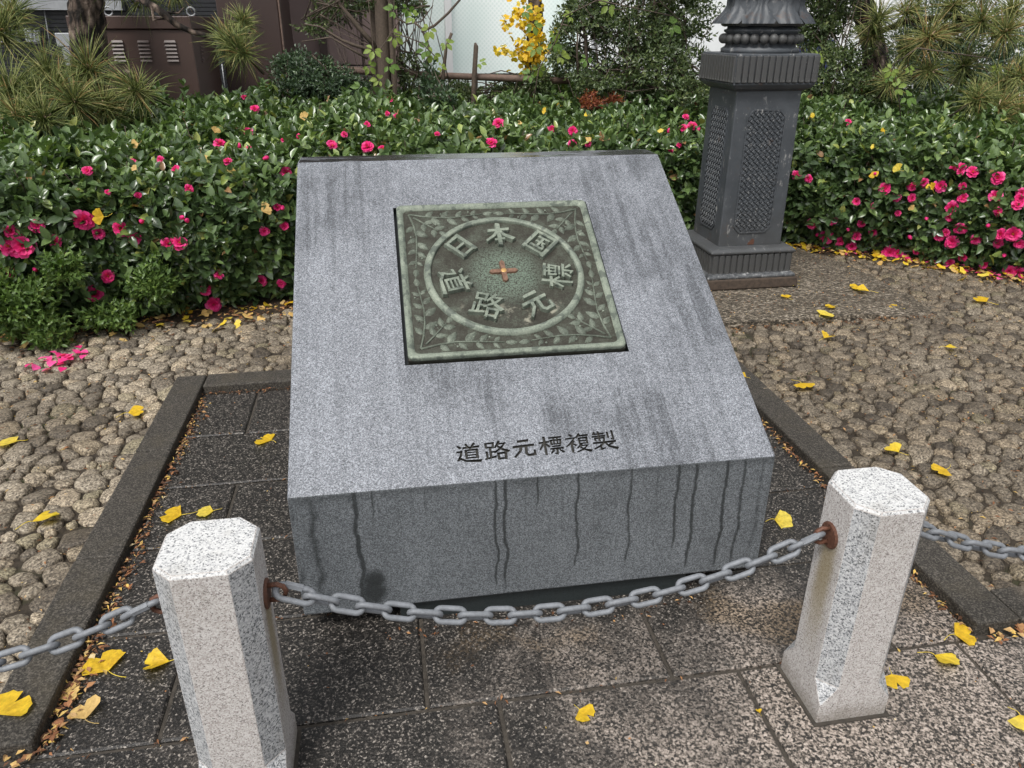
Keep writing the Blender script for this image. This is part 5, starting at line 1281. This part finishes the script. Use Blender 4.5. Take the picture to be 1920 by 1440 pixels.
# climbing vines: five-fingered leaves on thin stems
def palmate(seed):
    rg = random.Random(seed); V, Fs = [], []
    for k, a in enumerate((-110, -55, 0, 55, 110)):
        L = (0.7, 0.9, 1.0, 0.85, 0.72)[k] * rg.uniform(0.85, 1.15); w = L * 0.25; q = R(a + rg.uniform(-12, 12)); d = (math.sin(q), math.cos(q)); s = (d[1], -d[0]); b = len(V)
        for t, ww in ((0.2, 0.08), (0.45, 0.85), (0.72, 1.0), (1.02, 0.06)):
            for u in (-1, 0, 1): V.append((d[0] * t * L + s[0] * u * w * ww, d[1] * t * L + s[1] * u * w * ww, 0.12 * abs(u) * ww * L - 0.18 * t * t * L))
        for j in range(3):
            for i in range(2): aa = b + j * 3 + i; Fs.append((aa, aa + 1, aa + 4, aa + 3))
    return mesh_np('leaf', V, Fs, True, np.full(len(V), rg.random()), [MAT['vine_leaf']])
PALM = [palmate(k) for k in range(5)]
def vine(label, leaves, stems, Y):
    c0 = at(leaves[0][0], 190, Y=Y); b0 = np.array([c0[0], Y, 0.03]); root = empty('climbing_vine', tuple(b0)); tag(root, label, 'vine')
    for i, (px, py, rpx) in enumerate(leaves):
        p = at(px, py, Y=Y + random.uniform(-0.06, 0.06)); s = rpx * mpp(p)
        yd = Vector((random.uniform(-1, 1), random.uniform(-.3, .1), random.uniform(-1, 0.2))).normalized()
        inst('leaf', PALM[i % 5], root, frame(p - b0, yd, (random.uniform(-.3, .3), -1, 0.6), s, s, s))
    for pts in stems:
        m_ = MB(); m_.tube([np.array(q) - b0 for q in pts], 0.0035, 5); m_.build('stem', MAT['twig'], root)
vine('climbing vine with light green five-fingered leaves on the twiggy tree', [(700, 93, 22), (690, 123, 20), (728, 122, 21), (712, 150, 19), (677, 165, 21), (738, 68, 22), (777, 32, 20), (738, 20, 18), (805, 55, 22), (798, 93, 22), (812, 100, 20), (835, 80, 18), (765, 15, 16), (825, 125, 14)], [pa([(690, 195, 0), (700, 150, 0), (708, 100, 0), (735, 60, 0), (760, 20, 0), (800, 10, 0)], 3.6), pa([(735, 60, 0), (790, 80, 0), (815, 105, 0)], 3.6)], 3.6)
vine('climbing vine with light green leaves around the ginkgo trunk', [(1004, 89, 20), (999, 46, 20), (1037, 81, 20), (1050, 105, 22), (993, 140, 18), (1010, 128, 18), (1142, 8, 22), (1256, 46, 24), (1040, 62, 18), (985, 20, 18), (1070, 30, 16), (900, 118, 14), (1100, 110, 16)], [pa([(1000, 195, 0), (1010, 130, 0), (1040, 80, 0), (1060, 30, 0), (1120, 0, 0), (1260, 30, 0)], 3.55)], 3.55)
vine('climbing vine with yellow-green leaves hanging under the right pine', [(1672, 130, 18), (1680, 165, 20), (1700, 182, 22), (1870, 125, 20), (1693, 215, 14), (1800, 215, 16), (1705, 128, 14), (1665, 145, 14), (1530, 108, 22)], [pa([(1690, 235, 0), (1685, 180, 0), (1675, 120, 0), (1720, 90, 0), (1860, 110, 0)], 3.0)], 3.0)

# rail fence of weathered logs
rf = np.array([at(880, 150, Y=4.0)[0], 4.0, 0.03]); rfo = empty('rail_fence', tuple(rf)); tag(rfo, 'weathered brown log rail fence with stakes behind the hedge', 'fence')
m = MB(); m.tube([at(px, py, Y=4.0) - rf for px, py in ((610, 128), (740, 138), (860, 143), (960, 147), (1068, 152))], [0.021, 0.022, 0.02, 0.022, 0.02], 10, jit=0.05); m.build('rail', MAT['rail_wood'], rfo)
for px, py, r_ in ((891, 80, 0.018), (620, 110, 0.02), (1085, 100, 0.016)):
    t_ = at(px, py, Y=3.96); b_ = at(px - 3, 195, Y=3.96)
    m = MB(); m.tube([np.array([b_[0], 3.96, 0.03]) - rf, b_ - rf, (t_ * 0.4 + b_ * 0.6) - rf, t_ - rf + np.array([0.004, 0, -0.02]), t_ - rf], [r_ * 1.05, r_, r_ * 0.95, r_ * 0.9, r_ * 0.3], 8, jit=0.12); m.build('post', MAT['twig'], rfo)

# fine wire fence and a low white wall beyond it
lf = np.array([1.1, 5.0, 0.0]); lfo = empty('wire_fence', tuple(lf)); tag(lfo, 'low dark wire mesh fence beyond the log rail', 'fence')
m = MB()
for i in range(46): x = -1.6 + i * 0.07; m.box(x - 0.006, x + 0.006, -0.006, 0.006, 0.0, 0.86)
for z in (0.45, 0.55, 0.65, 0.75, 0.85): m.box(-1.62, 1.6, -0.0085, 0.0085, z - 0.008, z + 0.008)
tag(m.build('wire_mesh', MAT['mesh_wire'], lfo), kind='stuff')
wl = MB(); wl.box(-0.9, 2.6, 0, 0.2, 0, 0.42); wl.box(-0.9, 2.6, -0.02, 0.22, 0.42, 0.47); o = wl.build('low_wall', MAT['white'], None, bevel=0.01); o.location = (1.0, 6.2, 0); tag(o, 'low white wall seen through the wire fence', 'wall')

# ------------------------------------------------------------------ buildings and street things behind
cb = empty('utility_cabinet', (-1.77, 4.7, 0)); tag(cb, 'brown steel utility cabinet with louvred vents behind the left pine', 'cabinet')
CY, CX0, CX1 = 4.3, -2.14, -1.43
c0 = np.array([-1.77, 4.7, 0])
m = MB(); m.box(CX0 - c0[0], CX1 - c0[0], CY - c0[1], CY + 0.8 - c0[1], 0, 1.165); m.build('body', MAT['brown_paint'], cb, bevel=0.006)
m = MB(); m.box(CX0 - 0.012 - c0[0], CX1 + 0.012 - c0[0], CY - 0.014 - c0[1], CY + 0.814 - c0[1], 1.167, 1.243); lid = m.build('lid', MAT['brown_paint'], cb, bevel=0.006)
for px in (203, 358):
    p = at(px, 22, Y=4.55); tr_ = MB(); tr_.tube([(math.cos(q) * 0.026, 0, math.sin(q) * 0.026) for q in [2 * math.pi * k / 16 for k in range(17)]], 0.006, 6); o = tr_.build('lifting_eye', MAT['grey_metal'], lid); o.location = (p[0] - c0[0], 4.55 - c0[1], 1.243 + 0.028)
LV = MB(); LV.loft([[(-0.037, 0, 0), (0.037, 0, 0), (0.034, 0, 0.012), (-0.034, 0, 0.012)], [(-0.036, -0.012, -0.002), (0.036, -0.012, -0.002), (0.03, -0.003, 0.011), (-0.03, -0.003, 0.011)]]); LVM = LV.mesh('louvre', [MAT['brown_paint']])
for px in (220, 269, 319, 170):
    for k in range(6):
        p = at(px + k * 1.3, 79 + k * 7.1, Y=CY); inst('louvre', LVM, cb, Matrix.Translation((p[0] - c0[0], CY - 0.001 - c0[1], p[2])))
for k in range(6):
    p = at(376 + k * .8, 81 + k * 7, X=CX1); inst('louvre', LVM, cb, Matrix.Translation((CX1 + 0.001 - c0[0], p[1] - c0[1], p[2])) @ Matrix.Rotation(math.pi / 2, 4, 'Z'))
# brown pillar wall
a_ = at(418, 100, Y=5.2); b_ = at(531, 100, Y=5.2)
m = MB(); m.box(a_[0], b_[0], 5.2, 6.1, 0, 4.2); bw = m.build('brown_pillar', MAT['brown_wall'], None, bevel=0.008); tag(bw, 'tall dark brown clad pillar right of the utility cabinet', 'pillar')
m = MB(); m.box(b_[0] + 0.002, b_[0] + 0.012, 5.195, 5.25, 0, 4.2); m.build('edge_strip', MAT['rail_wood'], bw)
# slatted dark building on the left
bl = empty('dark_building', (-4.5, 7.3, 0)); tag(bl, 'dark building facade of horizontal slats with steel lettering at upper left', 'building')
o0 = np.array([-4.5, 7.3, 0])
m = MB(); m.box(-5.5, 3.3, 0.02, 2.0, 0, 5.0); m.build('wall', MAT['slat_gap'], bl)
m = MB()
for k in range(120): z = 0.02 + k * 0.036; m.box(-5.5, 3.3, -0.01, 0.03, z, z + 0.030)
tag(m.build('slats', MAT['dark_slat'], bl), kind='stuff')
p0 = at(38, 4, Y=7.2); m = MB(); m.box(-5.5, 1.9, -0.12, -0.02, 1.318, 1.40); m.build('beam', MAT['grey_metal'], bl)
for px0, px1, py0, py1 in ((80, 98, 0, 110), (416, 424, 120, 178)):
    p = at(px0, py0, Y=7.25); q = at(px1, py1, Y=7.25); m = MB(); m.tube([p - o0, q - o0], 0.006, 5); m.build('seam', MAT['grey_metal'], bl)
def letter(segs, px, py, h):
    m = MB()
    for (x0, y0, x1, y1) in segs:
        p = at(px + x0, py + y0, Y=7.2); q = at(px + x1, py + y1, Y=7.2); m.tube([p - o0, q - o0], 0.018, 4, smooth=False)
    m.build('letter', MAT['chrome'], bl)
letter([(0, 0, 4, 22), (10, 0, 3, 22)], 0, 57, 22)
letter([(0, 0, 8, 8), (18, -2, 14, 12), (6, 14, 0, 21), (8, 8, 20, 22)], 18, 57, 22)
letter([(0, 0, 4, 22), (4, 2, 9, 22), (8, 0, 12, 20), (0, 0, 12, 0)], 48, 56, 22)
letter([(0, 0, 2, 20), (6, 0, 8, 20), (0, 9, 7, 9), (-2, 22, 10, 21)], 65, 57, 22)
# grey stand near the pine trunk
g0 = at(127, 100, Y=6.4); gs = empty('sign_stand', (g0[0], 6.4, 0)); tag(gs, 'light grey metal stand half hidden behind the left pine trunk', 'stand')
m = MB(); m.box(-0.03, 0.03, -0.03, 0.03, 0, 1.02); m.build('post', MAT['grey_metal'], gs, bevel=0.004)
m = MB(); m.box(-0.06, 0.22, -0.035, 0.035, 1.022, 1.13); m.build('head', MAT['grey_metal'], gs, bevel=0.006)
# mauve panelled wall
mw = empty('panelled_wall', (-0.6, 6.3, 0)); tag(mw, 'mauve panelled wall behind the twiggy tree', 'wall')
x0 = at(535, 100, Y=6.3)[0]; x1 = at(752, 100, Y=6.3)[0]
m = MB(); m.box(x0 + 0.6, x1 + 0.6, 0.02, 0.25, 0, 4.2); m.build('backing', MAT['brown_wall'], mw)
w_ = (x1 - x0) / 3
for k in range(3):
    for z0_, z1_ in ((0.05, 0.86), (0.87, 1.9), (1.91, 3.0)): m = MB(); m.box(x0 + 0.6 + k * w_ + 0.012, x0 + 0.6 + (k + 1) * w_ - 0.012, -0.012, 0.015, z0_, z1_); m.build('panel', MAT['mauve'], mw, bevel=0.004)
m = MB(); m.box(x0 + 0.6 + 0.9 * w_, x0 + 0.6 + 1.1 * w_, -0.1, -0.02, 0, 4.2); m.build('pilaster', MAT['brown_wall'], mw)
# frosted glass front
gf = empty('glass_front', (1.5, 8.0, 0)); tag(gf, 'pale mint frosted glass shop front behind the log rail', 'building')
gx0 = at(748, 100, Y=8)[0]; gm_ = at(842, 100, Y=8)[0]; gx1 = at(1082, 100, Y=8)[0]
for a_, b_ in ((gx0, gm_ - 0.04), (gm_ + 0.04, gx1)):
    m = MB(); m.box(a_ - 1.5, b_ - 1.5, 0, 0.02, 0.35, 3.4); m.build('pane', MAT['frosted'], gf)
for xx in (gx0 - 0.03, gm_, gx1 + 0.04): m = MB(); m.box(xx - 1.5 - 0.037, xx - 1.5 + 0.037, -0.05, 0.05, 0.3, 3.42); m.build('mullion', MAT['white'], gf, bevel=0.004)
m = MB(); m.box(gx0 - 1.6, gx1 - 1.4, -0.1, 0.1, 0, 0.3); m.build('base', MAT['pale_wall'], gf)
m = MB(); m.box(gx0 - 1.6, gx1 - 1.4, -0.06, 0.4, 3.43, 3.9); m.build('header', MAT['white'], gf)
# pale office building far right
wb = empty('pale_building', (7.0, 12.0, 0)); tag(wb, 'pale building glimpsed white through the foliage at upper right', 'building')
m = MB(); m.box(-4.4, 9.0, 0.0, 4.0, 0, 7.0); m.build('wall', MAT['pale_wall'], wb)
for k in range(6):
    m = MB(); m.box(-3.9 + k * 2.1, -2.7 + k * 2.1, -0.03, 0.05, 1.75, 3.0); wdw = m.build('window', MAT['grey_metal'], wb)
    m = MB(); m.box(-3.83 + k * 2.1, -2.77 + k * 2.1, -0.036, -0.031, 1.82, 2.93); m.build('pane', MAT['dark_glass'], wdw)
# grey post by the holly tree
p = at(1108, 60, Y=5.6); m = MB(); m.lathe([(0.075, 0.0), (0.075, 0.05), (0.065, 0.06), (0.062, 2.6)], n=20); o = m.build('grey_post', MAT['grey_metal']); o.location = (p[0], 5.6, -0.05); tag(o, 'grey round post standing behind the holly-like tree', 'post')
# sign board with white top and navy panel
p = at(1570, 50, Y=8.2); sg = empty('sign_board', (p[0], 8.2, -0.05)); tag(sg, 'white and navy sign board behind the tree right of the lamp', 'sign')
m = MB(); m.box(-0.5, 0.62, 0, 0.08, 1.12, 1.75); m.build('white_panel', MAT['white'], sg, bevel=0.01)
m = MB(); m.box(-0.45, 0.0, -0.012, 0.07, 0.55, 1.1); m.build('navy_panel', MAT['navy'], sg)
for xx in (-0.4, 0.5): m = MB(); m.box(xx - 0.03, xx + 0.03, 0.01, 0.07, 0, 1.115); m.build('leg', MAT['grey_metal'], sg)
# blue and white poster stand
p = at(1797, 88, Y=6.5); pg_ = empty('poster_stand', (p[0], 6.5, -0.05)); tag(pg_, 'blue and white poster stand glimpsed through the right pine', 'sign')
m = MB(); m.box(-0.24, 0.2, 0, 0.04, 0.78, 1.12); m.build('board', MAT['white'], pg_)
for x0_, x1_, z0_, z1_ in ((-0.2, 0.16, 0.8, 0.92), (-0.16, -0.02, 0.98, 1.1), (0.05, 0.17, 1.0, 1.08)): m = MB(); m.box(x0_, x1_, -0.008, -0.001, z0_, z1_); m.build('blue_print', MAT['blue'], pg_)
for xx in (-0.2, 0.16): m = MB(); m.box(xx - 0.015, xx + 0.015, 0.005, 0.035, 0, 0.78); m.build('leg', MAT['grey_metal'], pg_)

# ------------------------------------------------------------------ fallen ginkgo leaves
def ginkgo_mesh(seed, fold=0.0, curl=0.15, mat='ginkgo_yellow', notch=0.3, width=66):
    rg = random.Random(seed); ka, kr = 15, 5; V = [(0, 0, 0)]; rn = [0.5]; Fs = []
    tone = rg.uniform(0.1, 0.9)
    for j in range(1, kr):
        t = j / (kr - 1)
        for i in range(ka):
            u = i / (ka - 1) * 2 - 1; q = R(width * u)
            edge = 1.0 - notch * math.exp(-(u / 0.08) ** 2) - 0.16 * abs(u) ** 3 + 0.035 * math.sin(i * 2.7 + seed) + rg.uniform(-.02, .02)
            r_ = t * (edge if t == 1 else (1 + (edge - 1) * t * t))
            x, y = math.sin(q) * r_, math.cos(q) * r_
            z = fold * abs(x) + curl * r_ * r_ * math.cos(u * 2.3 + seed) + 0.02 * math.sin(i * 1.9) * t
            V.append((x, y, max(z, -0.02))); rn.append(min(1, max(0, tone + 0.25 * (t - 0.6) + rg.uniform(-.08, .08))))
    for i in range(ka - 1): Fs.append((0, 1 + i, 2 + i, 2 + i))
    for j in range(kr - 2):
        for i in range(ka - 1): a = 1 + j * ka + i; Fs.append((a, a + ka, a + ka + 1, a + 1))
    mb = MB(); mb.add(V, [f if f[2] != f[3] else f[:3] for f in Fs], True)
    bend = rg.uniform(-0.7, 0.7); ln_ = rg.uniform(0.45, 0.85)
    stem = [(bend * (k / 5) ** 2 * 0.8, -k / 5 * ln_, 0.02 + 0.03 * math.sin(k)) for k in range(6)]
    mb.tube(stem, [0.022, 0.017, 0.015, 0.015, 0.016, 0.02], 5)
    rn += [0.9] * (len(mb.v) - len(V))
    me = mb.mesh('ginkgo_leaf', [MAT[mat]]); a = me.attributes.new('rnd', 'FLOAT', 'POINT'); a.data.foreach_set('value', rn); return me
GM = [ginkgo_mesh(1, 0.1, 0.06), ginkgo_mesh(2, 0.0, 0.12, notch=0.12), ginkgo_mesh(3, 0.4, 0.08, width=50), ginkgo_mesh(4, 0.05, 0.05, notch=0.4, width=72), ginkgo_mesh(5, 0.25, 0.2, notch=0.1, width=55)]
GP_ = [ginkgo_mesh(11, 0.2, 0.3, 'ginkgo_pale', 0.2, 60), ginkgo_mesh(12, 0.1, 0.2, 'ginkgo_pale', 0.15, 52)]
def fallen(px, py, rpx, rot, mesh, label, z=0.0, tilt=0.12):
    p = at(px, py, Z=z + 0.004); s = rpx * mpp(p) * 1.0
    o = bpy.data.objects.new('ginkgo_leaf', mesh); link(o)
    o.matrix_world = Matrix.Translation((p[0], p[1], z + 0.004)) @ Matrix.Rotation(random.uniform(-tilt, tilt), 4, 'X') @ Matrix.Rotation(R(rot), 4, 'Z') @ Matrix.Diagonal((s, s, s, 1))
    tag(o, label, 'leaf', 'fallen ginkgo leaves on the ground')
K = 0.032; C = 0.026; ST = 0.048
for a in [
 (203, 1258, 50, 35, GM[0], 'bright yellow fallen ginkgo leaf with curved stalk, left of the left bollard', 0),
 (318, 1240, 46, 95, GM[2], 'folded yellow ginkgo leaf touching the side of the left bollard', 0),
 (0, 1340, 54, -35, GM[3], 'large yellow ginkgo leaf on the kerb at the left edge', K),
 (160, 1348, 42, 20, GP_[0], 'pale peach ginkgo leaf with long stalk beside the kerb, lower left', 0),
 (104, 1310, 42, -60, GP_[1], 'pale fan-shaped ginkgo leaf lying against the left kerb', 0),
 (30, 828, 34, 80, GM[1], 'yellow ginkgo leaf on the cobbles at the left edge', C),
 (60, 978, 46, -70, GM[4], 'long flat yellow ginkgo leaf on the cobbles left of the kerb', C),
 (240, 774, 28, -75, GM[0], 'yellow ginkgo leaf with thin stalk on the cobbles near the kerb corner', C),
 (508, 826, 30, 60, GM[3], 'yellow ginkgo leaf with upright stalk on the dark slab left of the monument', 0),
 (340, 966, 36, 80, GM[0], 'yellow ginkgo leaf just behind the left bollard top, the left one of two', 0),
 (400, 958, 30, 90, GM[1], 'yellow ginkgo leaf just behind the left bollard top, the right one of two', 0),
 (1452, 974, 34, -110, GM[1], 'orange-yellow ginkgo leaf on the slab right of the monument corner', 0),
 (1086, 1330, 30, -140, GM[3], 'small yellow ginkgo leaf with long stalk on the front slab below the chain', 0),
 (1752, 1228, 42, -150, GM[4], 'yellow ginkgo leaf with long stalk right of the right bollard', 0),
 (1672, 1264, 34, 175, GM[3], 'yellow ginkgo leaf half hidden behind the right bollard foot', 0),
 (1790, 1190, 36, -100, GM[0], 'yellow ginkgo leaf at the end of the right kerb', 0),
 (1912, 1340, 40, 170, GM[1], 'yellow ginkgo leaf cut off by the right edge', 0),
 (1502, 718, 26, 180, GM[0], 'yellow ginkgo leaf with raised stalk on the right cobbles', C),
 (1400, 708, 22, 60, GM[3], 'yellow ginkgo leaf against the right edge of the monument', C),
 (1545, 634, 22, -60, GM[2], 'yellow ginkgo leaf at the foot of the stone step', C),
 (1540, 590, 24, -70, GM[1], 'yellow ginkgo leaf on the front edge of the stone step', ST),
 (1772, 650, 20, -120, GM[4], 'small yellow ginkgo leaf alone on the cobbles at right', C),
 (1850, 566, 24, 20, GM[0], 'yellow ginkgo leaf on the cobbles below the flowering hedge', C),
 (1630, 546, 22, 60, GM[2], 'folded orange ginkgo leaf on the stone step below the hedge', ST),
 (1612, 538, 18, 80, GM[3], 'thin yellow ginkgo leaf on the stone step beside a folded orange one', ST),
 (1683, 577, 16, 40, GM[0], 'small pale yellow ginkgo leaf at the worn end of the step', C),
 (1564, 574, 16, 90, GM[3], 'small yellow ginkgo leaf in the middle of the stone step', ST),
 (1492, 533, 16, 70, GM[1], 'small yellow ginkgo leaf beside the lamp post plinth', ST),
 (1477, 558, 14, 0, GM[0], 'tiny yellow ginkgo leaf in front of the lamp post plinth', ST),
 (1685, 848, 26, 10, GM[4], 'pale yellow ginkgo leaf on the cobbles above the right bollard', C),
 (1775, 880, 28, 100, GM[0], 'curled yellow ginkgo leaf on the cobbles right of the right bollard top', C),
 (1425, 1337, 10, 0, GM[2], 'tiny yellow leaf scrap in the slab joint left of the right bollard', 0),
]: fallen(*a)
# leaves caught on top of the hedges, where the photo shows them
def caught(pts, label, grp, t0, t1):
    tg = np.linspace(t0, t1, 200); sg_ = np.linspace(0.1, 2.4, 120); TT, SS = np.meshgrid(tg, sg_); GPs, GNs = hedge_surface(TT.ravel(), SS.ravel())
    d = GPs - CAM; zc = d @ fw; zc = np.where(zc < 0.5, 1e4, zc); GU = 960 + F_PX * (d @ rt) / zc; GW = 720 - F_PX * (d @ up) / zc
    for j, (u, w, rpx, pale) in enumerate(pts):
        err = (GU - u) ** 2 + (GW - w) ** 2; near = np.where(err < max(36, err.min() * 1.5))[0]; i = near[np.argmin(zc[near])]
        p = GPs[i] + GNs[i] * 0.035; s = rpx * mpp(p)
        o = bpy.data.objects.new('ginkgo_leaf', (GP_ if pale else GM)[j % (2 if pale else 5)]); link(o)
        ax = Vector(nrm(GNs[i] * 0.5 + nrm(CAM - p) * 0.6 + RNG.normal(0, 0.25, 3)))
        o.matrix_world = Matrix.Translation(p) @ ax.to_track_quat('Z', 'Y').to_matrix().to_4x4() @ Matrix.Rotation(RNG.uniform(0, 6.28), 4, 'Z') @ Matrix.Diagonal((s, s, s, 1))
        tag(o, label[j], 'leaf', grp)
caught([(195, 405, 20, 0), (485, 395, 20, 1), (262, 280, 12, 1), (375, 300, 14, 1), (440, 330, 12, 1), (575, 235, 16, 1), (405, 258, 12, 1), (1050, 205, 8, 0), (1025, 215, 8, 0), (1100, 225, 10, 0), (970, 240, 8, 1), (1235, 248, 8, 0), (1095, 262, 12, 1), (260, 325, 10, 1)], ['orange-yellow ginkgo leaf caught in the left hedge beside the largest pink flower', 'pale dry ginkgo leaf caught low in the hedge just left of the monument', 'pale dry leaf on top of the left hedge, leftmost but one of those there', 'pale dry leaf on the left hedge above its row of small flowers', 'pale dry leaf on the left hedge next to a pink bud near the monument', 'pale dry leaf on the hedge top right below the round dark bush', 'pale dry leaf touching a pink flower on top of the left hedge', 'yellow leaf on the hedge top below the ginkgo trunk, right one of two', 'yellow leaf on the hedge top below the ginkgo trunk, left one of two', 'yellow leaf on the hedge top below the red azalea', 'pale leaf on the hedge right of the pink flower above the monument', 'yellow leaf on the hedge between monument and lamp post', 'pale upright leaf just above the top edge of the monument', 'small pale leaf on the left hedge below the needle tufts'], 'ginkgo leaves caught on the left hedge', 0.9, S_SPLIT)
caught([(1633, 320, 12, 0), (1683, 318, 13, 0), (1748, 355, 14, 0), (1655, 248, 8, 0), (1512, 228, 9, 0), (1712, 392, 10, 1), (1636, 282, 7, 0)], ['yellow leaf on the right hedge shoulder, left one of a close pair', 'yellow leaf on the right hedge shoulder, right one of a close pair', 'pale yellow leaf stuck to a pink flower of the right hedge', 'small yellow leaf on the back of the right hedge top', 'curled yellow leaf on the hedge right beside the lamp pedestal', 'dry tan leaf low among the pink flowers of the right hedge', 'smallest yellow leaf on the right hedge top'], 'ginkgo leaves caught on the right hedge', S_SPLIT, HS[-1] - 0.5)

# ------------------------------------------------------------------ litter: scraps, needles, petals (uncountable)
rl = np.random.default_rng(77)
LPp, LLd, LLn, LLL, LLW, LRn = [], [], [], [], [], []
def scatter(n_, fx, L=(0.006, 0.02), w=(0.2, 0.5), tone=(0.1, 0.9)):
    P = np.array([fx() for _ in range(n_)]); n_ = len(P)
    a = rl.uniform(0, 6.28, n_); D = np.stack([np.cos(a), np.sin(a), rl.uniform(-.15, .3, n_)], -1)
    N = nrm(np.stack([rl.normal(0, .3, n_), rl.normal(0, .3, n_), np.ones(n_)], -1)); l = rl.uniform(*L, n_)
    LPp.append(P); LLd.append(D); LLn.append(N); LLL.append(l); LLW.append(l * rl.uniform(*w, n_)); LRn.append(rl.uniform(*tone, n_))
u_ = rl.uniform
def edge_x(): return abs(rl.normal(0, 0.012))
scatter(620, lambda: (KL + 0.004 + edge_x() * 1.3, u_(-0.24, 1.24), u_(0.002, 0.010)), (0.006, 0.022), tone=(0.1, 0.97))
scatter(70, lambda: (KL + 0.01 + edge_x() * 1.6, u_(-0.24, 0.1), u_(0.003, 0.012)), (0.009, 0.024), (0.3, 0.7), tone=(0.3, 0.97))
scatter(150, lambda: (u_(KL, KL + 0.5), KB - 0.004 - edge_x(), u_(0.002, 0.008)), (0.005, 0.016), tone=(0.1, 0.8))
scatter(380, lambda: (KR - 0.004 - edge_x() * 1.2, u_(-0.22, 1.2), u_(0.002, 0.010)), (0.005, 0.02), tone=(0.2, 0.95))
scatter(170, lambda: (u_(KR + 0.01, 1.5), -0.235 - edge_x() * 1.6, u_(0.002, 0.012)), (0.008, 0.028), (0.3, 0.7), tone=(0.45, 0.97))
scatter(120, lambda: (u_(-1.5, KL), -0.235 - edge_x() * 1.5, u_(0.002, 0.012)), (0.008, 0.024), (0.3, 0.7), tone=(0.3, 0.97))
for yj in ROWS[3:9]: scatter(70, lambda: (u_(KL, KR), yj + rl.normal(0, 0.005), u_(-0.002, 0.003)), (0.004, 0.016), (0.1, 0.4), tone=(0.1, 0.95))
scatter(200, lambda: (u_(-0.95, 0.95), u_(-0.75, 1.2), 0.003), (0.003, 0.008), (0.3, 0.9), tone=(0.3, 1.0))
def cob():
    while True:
        x, y = u_(-2.5, 3.2), u_(-0.12, 2.7)
        if cobbled(x, y): return (x, y, u_(0.006, 0.026))
scatter(5600, cob, (0.004, 0.02), (0.08, 0.4), tone=(0.05, 0.9))
def hb(lo, hi, w):
    def f():
        t = u_(lo, hi); p, d = hline(t); q = -abs(rl.normal(0, w)) + 0.05; return (p[0] + d[0] * q, p[1] + d[1] * q, u_(0.02, 0.04) if q > -0.12 else u_(0.012, 0.03))
    return f
scatter(1500, hb(0.9, HS[3], 0.11), (0.006, 0.03), (0.25, 0.7), tone=(0.05, 0.9))
scatter(900, hb(HS[5] - 0.2, HS[-1] - 0.5, 0.10), (0.006, 0.03), (0.25, 0.7), tone=(0.1, 0.95))
scatter(260, lambda: (u_(1.05, 2.1), 1.555 - edge_x(), u_(0.01, 0.03)), (0.006, 0.02), tone=(0.1, 0.8))
scatter(900, lambda: (u_(1.05, 2.15), u_(1.6, 2.7), 0.05), (0.004, 0.014), (0.2, 0.6), tone=(0.05, 0.9))
scatter(90, lambda: (u_(-0.35, 0.4), -0.015 - edge_x() * 2, 0.004), (0.004, 0.014), tone=(0.05, 0.8))
scatter(900, cob, (0.003, 0.006), (0.5, 0.9), tone=(0.9, 1.0))
scatter(160, lambda: (u_(1.05, 2.15), u_(1.6, 2.7), 0.052), (0.003, 0.006), (0.5, 0.9), tone=(0.9, 1.0))
lit = inst('leaf_litter', leaf_mesh_np('leaf_litter', TPL_S, np.concatenate(LPp), np.concatenate(LLd), np.concatenate(LLn), np.concatenate(LLL), np.concatenate(LLW), np.concatenate(LRn), MAT['litter'], False))
tag(lit, 'brown and yellow leaf scraps gathered along kerbs, joints and hedge foot', 'leaf litter', kind='stuff')
# yellow ginkgo drift along the foot of the hedges
def drift(name, label, n_, f, mat, L=(0.024, 0.042)):
    P = np.array([f() for _ in range(n_)]); a = rl.uniform(0, 6.28, n_); D = np.stack([np.cos(a), np.sin(a), rl.uniform(-.1, .35, n_)], -1); N = nrm(np.stack([rl.normal(0, .45, n_), rl.normal(-.2, .4, n_), np.ones(n_)], -1)); l = rl.uniform(*L, n_)
    o = inst(name, leaf_mesh_np(name, TPL_F, P, D, N, l, l, rl.uniform(0, 1, n_), mat, False)); tag(o, label, 'fallen leaves', kind='stuff')
drift('fallen_leaves', 'yellow ginkgo leaves drifted along the foot of the right hedge', 150, hb(HS[5] + 0.05, HS[-1] - 0.6, 0.07), MAT['ginkgo_yellow'])
drift('fallen_leaves', 'dry tan ginkgo leaves mixed in at the foot of the right hedge', 60, hb(HS[5] + 0.05, HS[-1] - 0.6, 0.09), MAT['ginkgo_pale'])
drift('fallen_leaves', 'yellow and tan leaves scattered along the foot of the left hedge', 60, hb(1.0, HS[2] + 0.1, 0.09), MAT['ginkgo_pale'])
drift('fallen_leaves', 'yellow leaves lying below the left hedge and azalea', 26, hb(1.0, HS[2] + 0.1, 0.09), MAT['ginkgo_yellow'])
def petals(name, label, n_, f):
    P = np.array([f() for _ in range(n_)]); a = rl.uniform(0, 6.28, n_); D = np.stack([np.cos(a), np.sin(a), rl.uniform(-.05, .2, n_)], -1); N = nrm(np.stack([rl.normal(0, .25, n_), rl.normal(0, .25, n_), np.ones(n_)], -1)); l = rl.uniform(0.026, 0.042, n_)
    o = inst(name, leaf_mesh_np(name, TPL_C, P, D, N, l, l * 0.85, rl.uniform(0.45, 1, n_), MAT['petal'])); tag(o, label, 'petals', kind='stuff')
pc_ = at(125, 672, Z=0.03)
petals('fallen_petals', 'patch of fallen pink petals on the cobbles at left', 26, lambda: (pc_[0] + rl.normal(0, 0.07), pc_[1] + rl.normal(0, 0.05), u_(0.026, 0.034)))
petals('fallen_petals', 'pink petals fallen along the foot of the right hedge', 110, hb(HS[5] + 0.1, HS[-1] - 0.6, 0.06))
